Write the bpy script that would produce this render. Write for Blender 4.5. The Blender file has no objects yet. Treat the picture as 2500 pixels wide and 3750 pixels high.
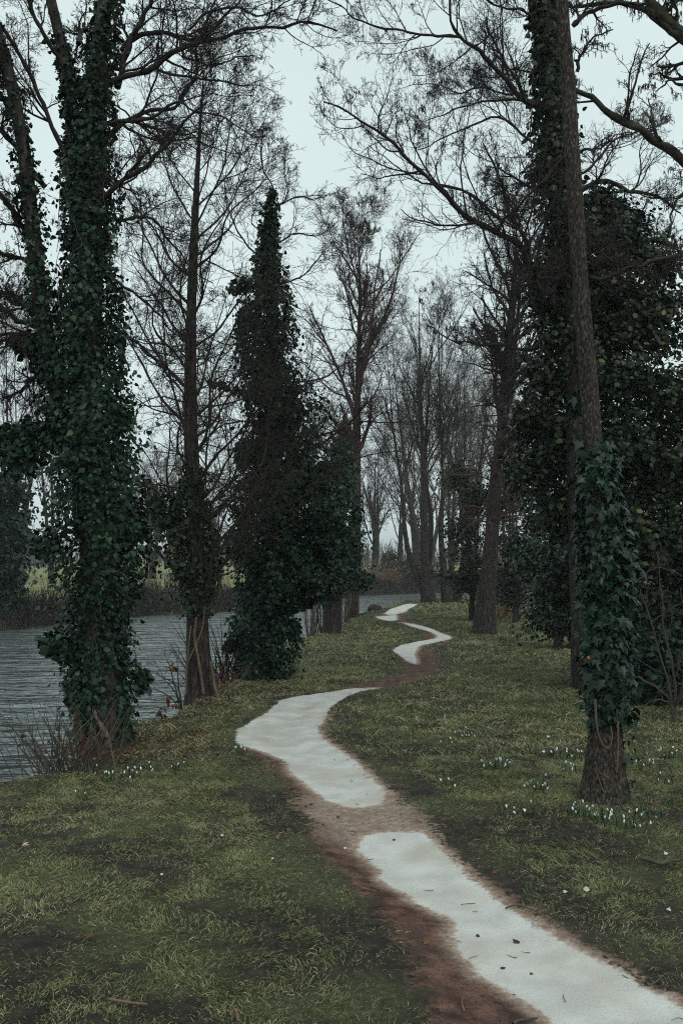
import bpy, math
import numpy as np
from mathutils import Vector
PI = math.pi
S = bpy.context.scene
COL = S.collection
rng = np.random.default_rng(11)

# ---------------------------------------------------------------- camera
CAMZ, PITCH, FPX = 1.6, math.radians(2.59), 3646.0
cam_d = bpy.data.cameras.new('camera'); cam = bpy.data.objects.new('camera', cam_d); COL.objects.link(cam)
cam.location = (0, 0, CAMZ); cam.rotation_euler = (PI / 2 + PITCH, 0, 0)
cam_d.sensor_fit = 'VERTICAL'; cam_d.sensor_height = 36; cam_d.lens = 35
cam_d.clip_start = .05; cam_d.clip_end = 6000
S.camera = cam

# ---------------------------------------------------------------- sky: overcast
SUN_EL, SUN_ROT = math.radians(48), math.radians(150)
w = bpy.data.worlds.new('World'); S.world = w; w.use_nodes = True
nt = w.node_tree; nt.nodes.clear()
N = nt.nodes.new; Lk = nt.links.new
out = N('ShaderNodeOutputWorld'); bg = N('ShaderNodeBackground'); Lk(bg.outputs[0], out.inputs[0])
bg.inputs[1].default_value = 0.1
sky = N('ShaderNodeTexSky'); sky.sky_type = 'NISHITA'; sky.sun_disc = False
sky.sun_elevation = SUN_EL; sky.sun_rotation = SUN_ROT; sky.dust_density = 3
tc = N('ShaderNodeTexCoord'); mp = N('ShaderNodeMapping'); mp.inputs['Scale'].default_value = (1, 1, 2.2)
Lk(tc.outputs['Generated'], mp.inputs[0])
nz = N('ShaderNodeTexNoise'); nz.inputs['Scale'].default_value = 1.6; nz.inputs['Detail'].default_value = 4
Lk(mp.outputs[0], nz.inputs['Vector'])
cr = N('ShaderNodeValToRGB'); cr.color_ramp.elements[0].position = .3; cr.color_ramp.elements[1].position = .7
cr.color_ramp.elements[0].color = (.86, .89, .9, 1); cr.color_ramp.elements[1].color = (.98, 1, 1, 1)
Lk(nz.outputs['Fac'], cr.inputs[0])
deck = N('ShaderNodeMix'); deck.data_type = 'RGBA'; deck.blend_type = 'MULTIPLY'; deck.inputs[0].default_value = 1
deck.inputs[6].default_value = (8.0, 9.2, 9.2, 1)            # the grey cloud deck
Lk(cr.outputs[0], deck.inputs[7])
mx = N('ShaderNodeMix'); mx.data_type = 'RGBA'; mx.inputs[0].default_value = .94
Lk(sky.outputs[0], mx.inputs[6]); Lk(deck.outputs[2], mx.inputs[7]); Lk(mx.outputs[2], bg.inputs[0])
sd_ = bpy.data.lights.new('sun', 'SUN'); sun = bpy.data.objects.new('sun', sd_); COL.objects.link(sun)
sd_.energy = 1.0; sd_.angle = math.radians(25); sd_.color = (1, .97, .92)
_d = Vector((math.sin(SUN_ROT) * math.cos(SUN_EL), math.cos(SUN_ROT) * math.cos(SUN_EL), math.sin(SUN_EL)))
sun.rotation_euler = _d.to_track_quat('Z', 'Y').to_euler(); sun.location = (5, -5, 30)
S.view_settings.view_transform = 'Standard'; S.view_settings.look = 'None'
S.view_settings.exposure = 0; S.view_settings.gamma = 1
S.cycles.max_bounces = 6; S.cycles.diffuse_bounces = 2; S.cycles.glossy_bounces = 2; S.cycles.use_denoising = False; S.cycles.filter_width = 1.1; S.cycles.adaptive_threshold = .005

# ---------------------------------------------------------------- helpers
def A(*a): return np.array(a, float)
def ray(px, py):
    u = (px - 1250) / FPX; v = (1875 - py) / FPX
    return A(u, math.cos(PITCH) - v * math.sin(PITCH), math.sin(PITCH) + v * math.cos(PITCH))
def at(px, py, Y):                     # a point of the place at distance Y, seen in the direction of that pixel
    d = ray(px, py); return A(0, 0, CAMZ) + d * (Y / d[1])
def gp(px, py, z=0.0):                 # where that direction meets the ground
    d = ray(px, py); s = (z - CAMZ) / d[2]; return (A(0, 0, CAMZ) + d * s)[:2]
def sstep(a, b, x):
    t = np.clip((x - a) / (b - a), 0, 1); return t * t * (3 - 2 * t)
_tab = np.random.default_rng(5).random((256, 256))
def vn(x, y, s=0):
    x = np.asarray(x, float) + s * 17.31; y = np.asarray(y, float) + s * 9.77
    xi = np.floor(x).astype(int); yi = np.floor(y).astype(int); fx = x - xi; fy = y - yi
    fx = fx * fx * (3 - 2 * fx); fy = fy * fy * (3 - 2 * fy)
    T = lambda i, j: _tab[i & 255, j & 255]
    return (T(xi, yi) * (1 - fx) + T(xi + 1, yi) * fx) * (1 - fy) + (T(xi, yi + 1) * (1 - fx) + T(xi + 1, yi + 1) * fx) * fy
def fbm(x, y, s=0, o=3):
    r = 0; a = .5; t = 0
    for k in range(o):
        r = r + a * vn(np.asarray(x) * 2 ** k, np.asarray(y) * 2 ** k, s + k); t += a; a *= .5
    return r / t
def poly_sd(x, y, poly):               # signed distance, positive inside
    x = np.asarray(x, float); y = np.asarray(y, float)
    d = np.full(x.shape, 1e9); ins = np.zeros(x.shape, bool)
    n = len(poly)
    for i in range(n):
        ax, ay = poly[i]; bx, by = poly[(i + 1) % n]
        ex, ey = bx - ax, by - ay; l = ex * ex + ey * ey + 1e-12
        t = np.clip(((x - ax) * ex + (y - ay) * ey) / l, 0, 1)
        d = np.minimum(d, (x - ax - t * ex) ** 2 + (y - ay - t * ey) ** 2)
        c = ((ay > y) != (by > y)) & (x < ex * (y - ay) / (ey if abs(ey) > 1e-12 else 1e-12) + ax)
        ins ^= c
    d = np.sqrt(d); return np.where(ins, d, -d)

class Geo:
    def __init__(s): s.v = []; s.f = {}; s.n = 0; s.t = []
    def add(s, V, F, tint=None):
        V = np.asarray(V, float).reshape(-1, 3); F = np.asarray(F, int)
        s.f.setdefault(F.shape[1], []).append(F + s.n); s.v.append(V)
        s.t.append(np.broadcast_to(np.asarray(.5 if tint is None else tint, float), (len(V),)).copy()); s.n += len(V)
    def build(s, name, mat, parent=None, smooth=True, attrs=None):
        me = bpy.data.meshes.new(name); V = np.concatenate(s.v)
        o = bpy.data.objects.new(name, me); COL.objects.link(o)
        if parent is not None:
            V = V - A(*parent.location)
            if isinstance(parent, bpy.types.Object): o.parent = parent
        else:
            b = (V.min(0) + V.max(0)) / 2; b[2] = V[:, 2].min()
            if name not in ('ground', 'path', 'river', 'grass'): o.location = b; V = V - b
        me.vertices.add(len(V)); me.vertices.foreach_set('co', V.astype(np.float32).ravel())
        loops = []; starts = []; k = 0
        for m, fl in s.f.items():
            F = np.concatenate(fl); loops.append(F.ravel()); starts.append(k + np.arange(len(F)) * m); k += F.size
        loops = np.concatenate(loops).astype(np.int32); starts = np.concatenate(starts).astype(np.int32)
        me.loops.add(len(loops)); me.loops.foreach_set('vertex_index', loops)
        me.polygons.add(len(starts)); me.polygons.foreach_set('loop_start', starts)
        if smooth: me.polygons.foreach_set('use_smooth', np.ones(len(starts), bool))
        me.update(calc_edges=True)
        at_ = me.attributes.new('tint', 'FLOAT', 'POINT'); at_.data.foreach_set('value', np.concatenate(s.t).astype(np.float32))
        for nm, val in (attrs or {}).items():
            a_ = me.attributes.new(nm, 'FLOAT', 'POINT'); a_.data.foreach_set('value', np.asarray(val, np.float32))
        me.materials.append(mat)
        return o
def empty(name, loc, label, cat, group=None):
    o = bpy.data.objects.new(name, None); COL.objects.link(o); o.location = [float(c) for c in loc]
    o.empty_display_size = .1
    tag(o, label, cat, group); return o
def tag(o, label=None, cat=None, group=None, kind=None):
    if label: o['label'] = label
    if cat: o['category'] = cat
    if group: o['group'] = group
    if kind: o['kind'] = kind
    return o

def nrm(v): return v / (np.linalg.norm(v, axis=-1, keepdims=True) + 1e-9)
def tubes(g, P, R, sides=3, tint=.5, rough=0, close=True):
    P = np.asarray(P, float); R = np.asarray(R, float)
    if P.ndim == 2: P = P[None]; R = R[None]
    M, n, _ = P.shape
    if M == 0: return
    T = np.empty_like(P); T[:, 1:-1] = P[:, 2:] - P[:, :-2]; T[:, 0] = P[:, 1] - P[:, 0]; T[:, -1] = P[:, -1] - P[:, -2]
    T = nrm(T); avg = nrm(P[:, -1] - P[:, 0])
    ref = np.eye(3)[np.argmin(np.abs(avg), axis=1)][:, None, :]
    U = nrm(np.cross(T, ref)); W = np.cross(T, U)
    a = np.arange(sides) / sides * 2 * PI
    ca = np.cos(a)[None, None, :, None]; sa = np.sin(a)[None, None, :, None]
    rr = R[:, :, None, None]
    if rough:
        z = np.cumsum(np.r_[0, np.linalg.norm(np.diff(P[0], axis=0), axis=1)])
        ux = (np.cos(a) * 3 + 7)[None, :] + 0 * z[:, None]; uy = (np.sin(a) * 3)[None, :] + z[:, None] * 1.5
        rr = rr * (1 + rough * (fbm(ux, uy, 3, 4) - .5) * 2)[None, :, :, None]
    V = P[:, :, None] + rr * (U[:, :, None] * ca + W[:, :, None] * sa)
    base = (np.arange(M) * n * sides)[:, None, None] + (np.arange(n - 1) * sides)[None, :, None]
    k = np.arange(sides)[None, None, :]; k2 = (k + 1) % sides
    F = np.stack([base + k, base + k2, base + sides + k2, base + sides + k], -1).reshape(-1, 4)
    tt = np.asarray(tint, float)
    if tt.ndim: tt = np.repeat(tt, n * sides)
    g.add(V.reshape(-1, 3), F, tt)
def resample(pts, n, r=None):
    pts = np.asarray(pts, float); m = len(pts)
    # catmull-rom through the points, then even spacing
    Q = np.vstack([2 * pts[0] - pts[1], pts, 2 * pts[-1] - pts[-2]]); o = []; ro = []
    for i in range(m - 1):
        p0, p1, p2, p3 = Q[i:i + 4]
        for t in np.arange(0, 1, .1):
            o.append(.5 * ((2 * p1) + (-p0 + p2) * t + (2 * p0 - 5 * p1 + 4 * p2 - p3) * t * t + (-p0 + 3 * p1 - 3 * p2 + p3) * t ** 3))
            if r is not None: ro.append(r[i] * (1 - t) + r[i + 1] * t)
    o.append(pts[-1]); o = np.array(o)
    d = np.r_[0, np.cumsum(np.linalg.norm(np.diff(o, axis=0), axis=1))]; q = np.linspace(0, d[-1], n)
    res = np.stack([np.interp(q, d, o[:, c]) for c in range(3)], 1)
    if r is None: return res
    ro.append(r[-1]); return res, np.interp(q, d, ro)
def grow(P, R, n, N, ang, lf, wig, trop, rf, tmin=.2, rmin=.0012, tip=.35, absl=None, round_=False):
    M, Np, _ = P.shape
    idx = np.repeat(np.arange(M), n); K = len(idx)
    t = tmin + (1 - tmin) * rng.random(K) ** .9
    f = t * (Np - 1); i = np.minimum(f.astype(int), Np - 2); a = (f - i)[:, None]
    st = P[idx, i] * (1 - a) + P[idx, i + 1] * a; tg = nrm(P[idx, i + 1] - P[idx, i])
    rad = R[idx, i] * (1 - a[:, 0]) + R[idx, i + 1] * a[:, 0]
    pl = np.linalg.norm(np.diff(P, axis=1), axis=2).sum(1)[idx]
    rv = rng.normal(size=(K, 3)); pp = nrm(np.cross(tg, rv))
    an = np.radians(ang) * rng.uniform(.7, 1.3, K)[:, None]
    d = np.cos(an) * tg + np.sin(an) * pp
    L = (pl * lf if absl is None else absl) * rng.uniform(.45, 1.3, K) * ((.75 + .45 * np.sin(PI * np.clip(t, 0, 1) ** .8) - .25 * t) if round_ else (1.15 - .75 * t))
    seg = (L / (N - 1))[:, None]; out = [st]
    for k in range(N - 1):
        d = nrm(d + wig * rng.normal(size=(K, 3)) + A(0, 0, trop)); out.append(out[-1] + d * seg)
    C = np.stack(out, 1)
    r0 = np.maximum(np.minimum(rad * rf * rng.uniform(.7, 1.1, K), rad * .85), rmin)
    RR = np.maximum(r0[:, None] * np.linspace(1, tip, N)[None], rmin)
    return C, RR
def wobble(P, amp, s=0):
    P = np.array(P, float); n = len(P); k = np.arange(n)
    for c in range(3): P[1:, c] += (np.array([vn(j * .6, s * 3.1 + c * 7) for j in k[1:]]) - .5) * 2 * amp
    return P

# ---------------------------------------------------------------- materials
def mat(name, c0, c1, c2=None, scale=8, rough=.85, bump=0, bscale=40, stretch=(1, 1, 1), spec=.3, tint=True, noisew=.5, trans=0):
    m = bpy.data.materials.new(name); m.use_nodes = True; t = m.node_tree; b = t.nodes['Principled BSDF']
    n_ = t.nodes.new; l = t.links.new
    co = n_('ShaderNodeTexCoord'); mp_ = n_('ShaderNodeMapping'); mp_.inputs['Scale'].default_value = stretch; l(co.outputs['Object'], mp_.inputs[0])
    no = n_('ShaderNodeTexNoise'); no.inputs['Scale'].default_value = scale; no.inputs['Detail'].default_value = 5; l(mp_.outputs[0], no.inputs['Vector'])
    ra = n_('ShaderNodeValToRGB'); e = ra.color_ramp.elements
    e[0].color = (*c0, 1); e[1].color = (*c1, 1)
    if c2 is not None:
        e[1].position = .55; x = e.new(1.0); x.color = (*c2, 1)
    fac = no.outputs['Fac']
    st = n_('ShaderNodeMapRange'); st.inputs[1].default_value = .3; st.inputs[2].default_value = .7; l(fac, st.inputs[0]); fac = st.outputs[0]
    if tint:
        at_ = n_('ShaderNodeAttribute'); at_.attribute_name = 'tint'
        mx_ = n_('ShaderNodeMix'); mx_.data_type = 'FLOAT'; mx_.inputs[0].default_value = noisew
        l(at_.outputs['Fac'], mx_.inputs[2]); l(fac, mx_.inputs[3]); fac = mx_.outputs[0]
    l(fac, ra.inputs[0]); l(ra.outputs[0], b.inputs['Base Color'])
    b.inputs['Roughness'].default_value = rough; b.inputs['Specular IOR Level'].default_value = spec
    if bump:
        n2 = n_('ShaderNodeTexNoise'); n2.inputs['Scale'].default_value = bscale; n2.inputs['Detail'].default_value = 4
        l(mp_.outputs[0], n2.inputs['Vector'])
        bu = n_('ShaderNodeBump'); bu.inputs['Strength'].default_value = 1; bu.inputs['Distance'].default_value = bump
        l(n2.outputs['Fac'], bu.inputs['Height']); l(bu.outputs[0], b.inputs['Normal'])
    if trans:
        b.inputs['Subsurface Weight'].default_value = 0
    return m
M_bark = mat('dark_bark', (.009, .008, .007), (.03, .024, .021), (.075, .062, .053), 30, .9, .02, 45, (1, 1, .3), noisew=1)
M_bark_pale = mat('flaking_bark', (.007, .006, .005), (.04, .032, .026), (.14, .118, .095), 85, .9, .02, 70, (1, 1, .38), noisew=1)
M_bark_red = mat('reddish_bark', (.010, .007, .006), (.045, .028, .022), (.1, .068, .052), 34, .9, .02, 50, (1, 1, .22), noisew=1)
M_moss_bark = mat('mossy_limb_bark', (.012, .011, .009), (.04, .036, .026), (.075, .072, .048), 7, .9, .01, 30, noisew=1)
M_twig = mat('dark_twig', (.012, .01, .009), (.035, .027, .023), (.06, .048, .04), 4, .85, noisew=.3)
M_twig_red = mat('reddish_twig', (.03, .02, .018), (.07, .042, .037), (.11, .065, .055), 2, .9, noisew=.3)
M_twig_pale = mat('pale_twig', (.03, .025, .02), (.07, .06, .048), (.15, .13, .1), 3, .8, noisew=.3)
M_vine = mat('ivy_vine', (.04, .03, .02), (.11, .08, .055), (.19, .145, .1), 9, .85, .004, 60, noisew=.6)
M_ivy = mat('ivy_leaf', (.003, .012, .006), (.010, .038, .017), (.06, .125, .042), 1.2, .42, noisew=.2, spec=.22)
M_ivy_brown = mat('olive_ivy_leaf', (.004, .012, .006), (.02, .036, .015), (.14, .125, .045), 1.2, .42, noisew=.25, spec=.22)
M_ivy_star = mat('lobed_ivy_leaf', (.004, .016, .008), (.012, .038, .020), (.045, .1, .045), 1.5, .42, noisew=.2, spec=.28)
M_grass = mat('grass_blade', (.06, .1, .032), (.21, .21, .09), (.48, .44, .3), .6, .75, noisew=.12, spec=.25)
M_dead = mat('dead_leaf', (.04, .02, .012), (.12, .05, .025), (.24, .13, .07), 6, .8, noisew=.4)
M_reed = mat('dead_reed', (.06, .035, .025), (.18, .1, .07), (.3, .2, .14), 4, .8, noisew=.3)
M_petal = mat('white_petal', (.72, .78, .74), (.85, .88, .85), None, 20, .5, noisew=.5)
M_snow_leaf = mat('snowdrop_leaf', (.015, .04, .018), (.04, .085, .035), None, 6, .5, noisew=.4)
M_far_grass = mat('meadow_tuft', (.1, .1, .04), (.2, .19, .08), (.3, .27, .15), .3, .9, noisew=.3)

# ---------------------------------------------------------------- the lie of the land
lip = [gp(x, y) for x, y in [(0, 2850), (240, 2815), (335, 2765), (400, 2700), (510, 2632), (606, 2622), (690, 2580), (790, 2520), (863, 2485),
       (960, 2400), (1073, 2350), (1118, 2335), (1260, 2281), (1292, 2262), (1373, 2238), (1409, 2224), (1455, 2203), (1516, 2196), (1613, 2189)]]
farw = [gp(x, y, -.85) for x, y in [(1900, 2166), (1700, 2170), (1500, 2174), (1300, 2184), (1100, 2215), (830, 2240), (540, 2255), (200, 2292), (0, 2312)]]
RIVER = [(-60., -70.), (-12, -8), (-5.2, 2.2), (-3.3, 5.6)] + [tuple(p) for p in lip] + [(9, 44.), (22, 49.), (60, 60.), (400, 120.), (400, 190.), (60, 92.)] + \
        [tuple(p) for p in farw] + [(-24., 26.), (-40., 8.), (-90., -60.)]
WATER = -.85
def D2F(pts): return [(x * 1.5944, y * 1.5944) for x, y in pts]
def C6(pts): return [(1250 + x * .7972, 2500 + y * .7972) for x, y in pts]
def Z1(pts): return [(1200 + x * .5102, 1800 + y * .5102) for x, y in pts]
def W(pts): return [tuple(gp(x, y)) for x, y in pts]
sand_polys = [
    W(C6([(100, 690), (200, 672), (300, 678), (370, 690), (420, 730), (470, 780), (530, 820), (580, 880), (620, 910), (690, 960), (750, 1000), (820, 1045), (890, 1095),
          (960, 1120), (1010, 1155), (1070, 1190), (1130, 1230), (1200, 1265), (1260, 1290), (1320, 1340), (1400, 1385), (1480, 1420), (1568, 1470), (1800, 1590), (2600, 1900),
          (3200, 2600), (1900, 2600), (1250, 1850), (1060, 1650), (985, 1568), (975, 1520), (940, 1480), (890, 1450), (830, 1400), (750, 1360), (680, 1325), (620, 1290), (590, 1240),
          (560, 1220), (520, 1170), (520, 1120), (525, 1080), (500, 1045), (430, 1015), (350, 985), (330, 950), (280, 935), (230, 915), (185, 890), (180, 840), (130, 790), (75, 745), (78, 715)])),
    W(D2F([(868, 1578), (830, 1582), (790, 1587), (745, 1594), (690, 1601), (645, 1610), (610, 1638), (575, 1656), (545, 1672), (540, 1695), (548, 1708), (590, 1718), (620, 1726), (650, 1740),
           (665, 1755), (668, 1772), (690, 1790), (720, 1815), (750, 1835), (790, 1850), (830, 1852), (870, 1850), (883, 1838), (878, 1815), (850, 1790), (830, 1765), (800, 1740),
           (765, 1715), (740, 1695), (730, 1670), (745, 1650), (750, 1635), (765, 1620), (790, 1605), (820, 1593), (850, 1586)])),
    W(Z1([(465, 1135), (520, 1108), (600, 1090), (680, 1073), (760, 1060), (792, 1045), (780, 1022), (740, 1002), (680, 987), (600, 966), (520, 935), (560, 940), (620, 952), (680, 966), (740, 983),
          (800, 1008), (860, 1028), (890, 1048), (850, 1066), (780, 1085), (720, 1100), (660, 1112), (625, 1140), (620, 1165), (637, 1195), (628, 1228), (590, 1220), (540, 1195), (500, 1165), (475, 1150)])),
    W(Z1([(345, 905), (420, 895), (490, 888), (497, 920), (440, 924), (370, 916)])),
    W(Z1([(405, 886), (450, 850), (520, 820), (590, 808), (645, 811), (595, 840), (560, 865), (500, 880), (470, 888)]))]
mud_polys = [
    W(D2F([(585, 1714), (560, 1712), (600, 1745), (650, 1790), (690, 1850), (725, 1900), (745, 1960), (800, 2010), (842, 2042), (885, 2090), (925, 2160), (965, 2225), (985, 2290), (1000, 2352), (1100, 2600), (2600, 2600),
           (1660, 2330), (1560, 2285), (1490, 2250), (1440, 2222), (1390, 2185), (1320, 2140), (1260, 2105), (1200, 2072), (1150, 2035), (1090, 2000), (1050, 1975), (1020, 1940), (985, 1898), (960, 1880),
           (915, 1840), (870, 1790), (820, 1745), (770, 1705), (745, 1680), (760, 1640), (735, 1625), (700, 1700), (640, 1715)])),
    W(Z1([(540, 1190), (625, 1130), (700, 1110), (765, 1150), (800, 1215), (790, 1290), (740, 1330), (640, 1362), (540, 1402), (430, 1430), (340, 1432), (150, 1425), (150, 1405), (260, 1385), (400, 1362),
          (500, 1322), (556, 1280), (548, 1220)])),
    W(Z1([(700, 1015), (750, 1000), (800, 1020), (800, 1050), (740, 1060), (690, 1045)])),
    W(Z1([(335, 900), (400, 880), (500, 870), (560, 860), (600, 870), (540, 920), (700, 975), (900, 1040), (880, 1062), (700, 1100), (690, 1075), (840, 1048), (700, 1000), (500, 935), (350, 925)]))]
def sd_river(x, y): return poly_sd(x, y, RIVER)
def sd_any(x, y, ps):
    r = poly_sd(x, y, ps[0])
    for p in ps[1:]: r = np.maximum(r, poly_sd(x, y, p))
    return r
def H(x, y, river=None, mud=None):
    x = np.asarray(x, float); y = np.asarray(y, float)
    s = sd_river(x, y) if river is None else river
    far_ = ((x < -4.5) & (y > 20)) | (y > 50)
    d = np.hypot(x, y)
    h = (fbm(x * .35, y * .35, 2, 2) - .5) * .07 * sstep(60, 20, d)
    h_small = .022 * (fbm(x * 1.7, y * 1.7, 4, 2) - .5)
    wd = np.where(far_, 2.2, .75); s = np.where(far_, s + 1.15, s)
    bank = sstep(-.12, 1, s / wd + .25 * (fbm(x * 1.3, y * 1.3, 8, 3) - .5))
    h = h * (1 - bank) - 1.45 * bank
    if mud is None: mud = np.where(d < 70, sd_any(x, y, mud_polys + sand_polys), -9)
    h = h + h_small * (1 - .75 * sstep(-.3, .1, mud)) * (1 - bank) - .03 * sstep(-.05, .28, mud)
    return h
def hz(x, y): return float(H(np.array([x]), np.array([y]))[0])

# ground: one sheet out to the horizon, finest where the path is
az = np.unique(np.round(np.r_[np.arange(-180, -32, 4), np.arange(-32, 32, .28), np.arange(32, 180, 4)], 4))
rr = np.r_[0.05, .5, np.exp(np.arange(math.log(1.2), math.log(75), .0125)), np.exp(np.arange(math.log(78), math.log(3500), .12))]
TH, RRr = np.meshgrid(np.radians(az), rr)
gx = (RRr * np.sin(TH)).ravel(); gy = (RRr * np.cos(TH)).ravel()
rs = sd_river(gx, gy); near = np.hypot(gx, gy) < 75
ms = np.full(gx.shape, -9.); ss = np.full(gx.shape, -9.)
ss[near] = sd_any(gx[near], gy[near], sand_polys); ms[near] = np.maximum(ss[near] - .13, sd_any(gx[near], gy[near], mud_polys))
gz = H(gx, gy, rs, ms)
micro = (fbm(gx * 9, gy * 9, 6, 3) - .5) * .035 * sstep(-.02, -.2, ms) * sstep(40, 20, np.hypot(gx, gy))
g = Geo(); na = len(az); nr = len(rr)
i0 = (np.arange(nr - 1) * na)[:, None] + np.arange(na)[None]; i1 = (np.arange(nr - 1) * na)[:, None] + (np.arange(na)[None] + 1) % na
F = np.stack([i0, i1, i1 + na, i0 + na], -1).reshape(-1, 4)
g.add(np.stack([gx, gy, gz + micro], 1), F)

def ground_material(path):
    m = bpy.data.materials.new('trodden_sand_path' if path else 'soil_and_moss'); m.use_nodes = True
    t = m.node_tree; b = t.nodes['Principled BSDF']; n_ = t.nodes.new; l = t.links.new
    co = n_('ShaderNodeTexCoord')
    def noise(sc, det=5, st=None):
        q = n_('ShaderNodeTexNoise'); q.inputs['Scale'].default_value = sc; q.inputs['Detail'].default_value = det
        l(co.outputs['Object'], q.inputs['Vector']); return q.outputs['Fac']
    def attr(nm):
        q = n_('ShaderNodeAttribute'); q.attribute_name = nm; return q.outputs['Fac']
    def mr(v, a, b_, c=0., d=1., smooth=True):
        q = n_('ShaderNodeMapRange'); q.interpolation_type = 'SMOOTHSTEP' if smooth else 'LINEAR'
        q.inputs[1].default_value = a; q.inputs[2].default_value = b_; q.inputs[3].default_value = c; q.inputs[4].default_value = d; l(v, q.inputs[0]); return q.outputs[0]
    def mix(f, c0, c1):
        q = n_('ShaderNodeMix'); q.data_type = 'RGBA'
        if isinstance(f, float): q.inputs[0].default_value = f
        else: l(f, q.inputs[0])
        for k, c in ((6, c0), (7, c1)):
            if isinstance(c, tuple): q.inputs[k].default_value = (*c, 1)
            else: l(c, q.inputs[k])
        return q.outputs[2]
    def add(a, b_, k):
        q = n_('ShaderNodeMath'); q.operation = 'MULTIPLY_ADD'; l(b_, q.inputs[0]); q.inputs[1].default_value = k; l(a, q.inputs[2]); return q.outputs[0]
    soil = mix(mr(noise(14), .35, .65), (.014, .011, .008), (.045, .035, .023))
    soil = mix(mr(noise(1.3), .42, .62), soil, mix(mr(noise(30), .3, .7), (.04, .046, .018), (.105, .11, .045)))
    meadow = mix(mr(noise(.35), .3, .7), (.15, .165, .06), (.26, .25, .1))
    soil = mix(mr(attr('meadow'), 0, 1), soil, meadow)
    soil = mix(mr(attr('bank'), 0, 1), soil, mix(mr(noise(6), .3, .7), (.012, .01, .008), (.035, .027, .02)))
    mudc = mix(mr(noise(9, 8), .3, .7), (.06, .028, .02), (.22, .115, .084))
    mudc = mix(mr(noise(70, 3), .5, .75), mudc, (.03, .018, .013))
    dust = mix(mr(noise(25), .3, .7), (.3, .205, .15), (.47, .37, .3))
    ed = add(add(attr('sd_sand'), noise(7, 4), .09), noise(38, 5), .07)          # wavering edge
    em = add(add(attr('sd_mud'), noise(5, 4), .26), noise(34, 6), .4)
    mudc = mix(mr(ed, -.03, .085), mudc, dust)
    mudc = mix(mr(add(attr('sd_dust'), noise(6, 5), .3), -.25, .2), mudc, dust)
    col = mix(mr(em, .27, .35), soil, mudc)
    sandc = mix(mr(noise(5, 6), .3, .7), (.46, .455, .42), (.6, .6, .565))
    sandc = mix(mr(noise(150, 4), .52, .7, 0, .55), sandc, (.27, .24, .2))
    sandc = mix(mr(noise(2.1, 4), .45, .7, 0, .5), sandc, (.4, .34, .265))
    col = mix(mr(ed, .066, .094), col, sandc)
    l(col, b.inputs['Base Color'])
    rgh = mr(ed, .05, .12, .95, .62); l(rgh, b.inputs['Roughness']); b.inputs['Specular IOR Level'].default_value = .35
    bu = n_('ShaderNodeBump'); bu.inputs['Strength'].default_value = 1
    l(mr(ed, .0, .12, .05, .0025), bu.inputs['Distance']); l(noise(60, 7), bu.inputs['Height']); l(bu.outputs[0], b.inputs['Normal'])
    return m
M_soil = ground_material(False); M_path = ground_material(True)
dist_c = np.hypot(gx, gy)
ground = g.build('ground', M_soil, attrs={'sd_dust': np.full(len(gx), -3.), 'sd_sand': np.clip(ss, -3, 3) - 2, 'sd_mud': np.clip(ms, -3, 3),
    'meadow': ((gy > 44) | (dist_c > 60)).astype(float) * sstep(-1.5, -5, rs) + (gx < -9) * (gy > 34) * sstep(-1, -3, rs), 'bank': sstep(-.25, .0, rs + np.where(((gx < -4.5) & (gy > 20)) | (gy > 50), .9, 0))})
tag(ground, kind='structure')

# path: sheet a few mm above the ground
ua = np.radians(np.arange(-33, 33, .22)); ur = np.exp(np.arange(math.log(2.0), math.log(46), .006))
TH, RP = np.meshgrid(ua, ur); px_ = (RP * np.sin(TH)); py_ = (RP * np.cos(TH))
ps = sd_any(px_.ravel(), py_.ravel(), sand_polys); pm = np.maximum(ps - .13, sd_any(px_.ravel(), py_.ravel(), mud_polys))
keep = (pm > -.5).reshape(px_.shape); c = keep[:-1, :-1] | keep[1:, :-1] | keep[:-1, 1:] | keep[1:, 1:]
pz = H(px_.ravel(), py_.ravel(), None, pm) + .006 + .0004 * RP.ravel() - .03 * sstep(-.28, -.45, pm)
nc = px_.shape[1]; ii, jj = np.nonzero(c); b0 = ii * nc + jj
F = np.stack([b0, b0 + 1, b0 + nc + 1, b0 + nc], 1)
used = np.unique(F); rm = -np.ones(px_.size, int); rm[used] = np.arange(len(used))
g = Geo(); g.add(np.stack([px_.ravel(), py_.ravel(), pz], 1)[used], rm[F])
path = g.build('path', M_path, attrs={'sd_dust': poly_sd(px_.ravel(), py_.ravel(), W(D2F([(740, 1842), (800, 1856), (885, 1845), (925, 1890), (950, 1912), (840, 1920), (800, 1900), (755, 1880)])))[used], 'sd_sand': ps[used], 'sd_mud': pm[used], 'meadow': np.zeros(len(used)), 'bank': np.zeros(len(used))})
tag(path, kind='structure')

# river
g = Geo(); rx = np.linspace(-120, 420, 60); ry = np.linspace(-80, 200, 50); X, Y_ = np.meshgrid(rx, ry)
b0 = (np.arange(49) * 60)[:, None] + np.arange(59)[None]
g.add(np.stack([X.ravel(), Y_.ravel(), np.full(X.size, WATER)], 1), np.stack([b0, b0 + 1, b0 + 61, b0 + 60], -1).reshape(-1, 4))
m = bpy.data.materials.new('river_water'); m.use_nodes = True; t = m.node_tree; b = t.nodes['Principled BSDF']
b.inputs['Base Color'].default_value = (.09, .112, .108, 1); b.inputs['Roughness'].default_value = .08; b.inputs['IOR'].default_value = 1.6
co = t.nodes.new('ShaderNodeTexCoord'); mp_ = t.nodes.new('ShaderNodeMapping'); mp_.inputs['Scale'].default_value = (.6, 1.4, 1); mp_.inputs['Rotation'].default_value = (0, 0, .25)
t.links.new(co.outputs['Object'], mp_.inputs[0])
prev = None
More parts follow.
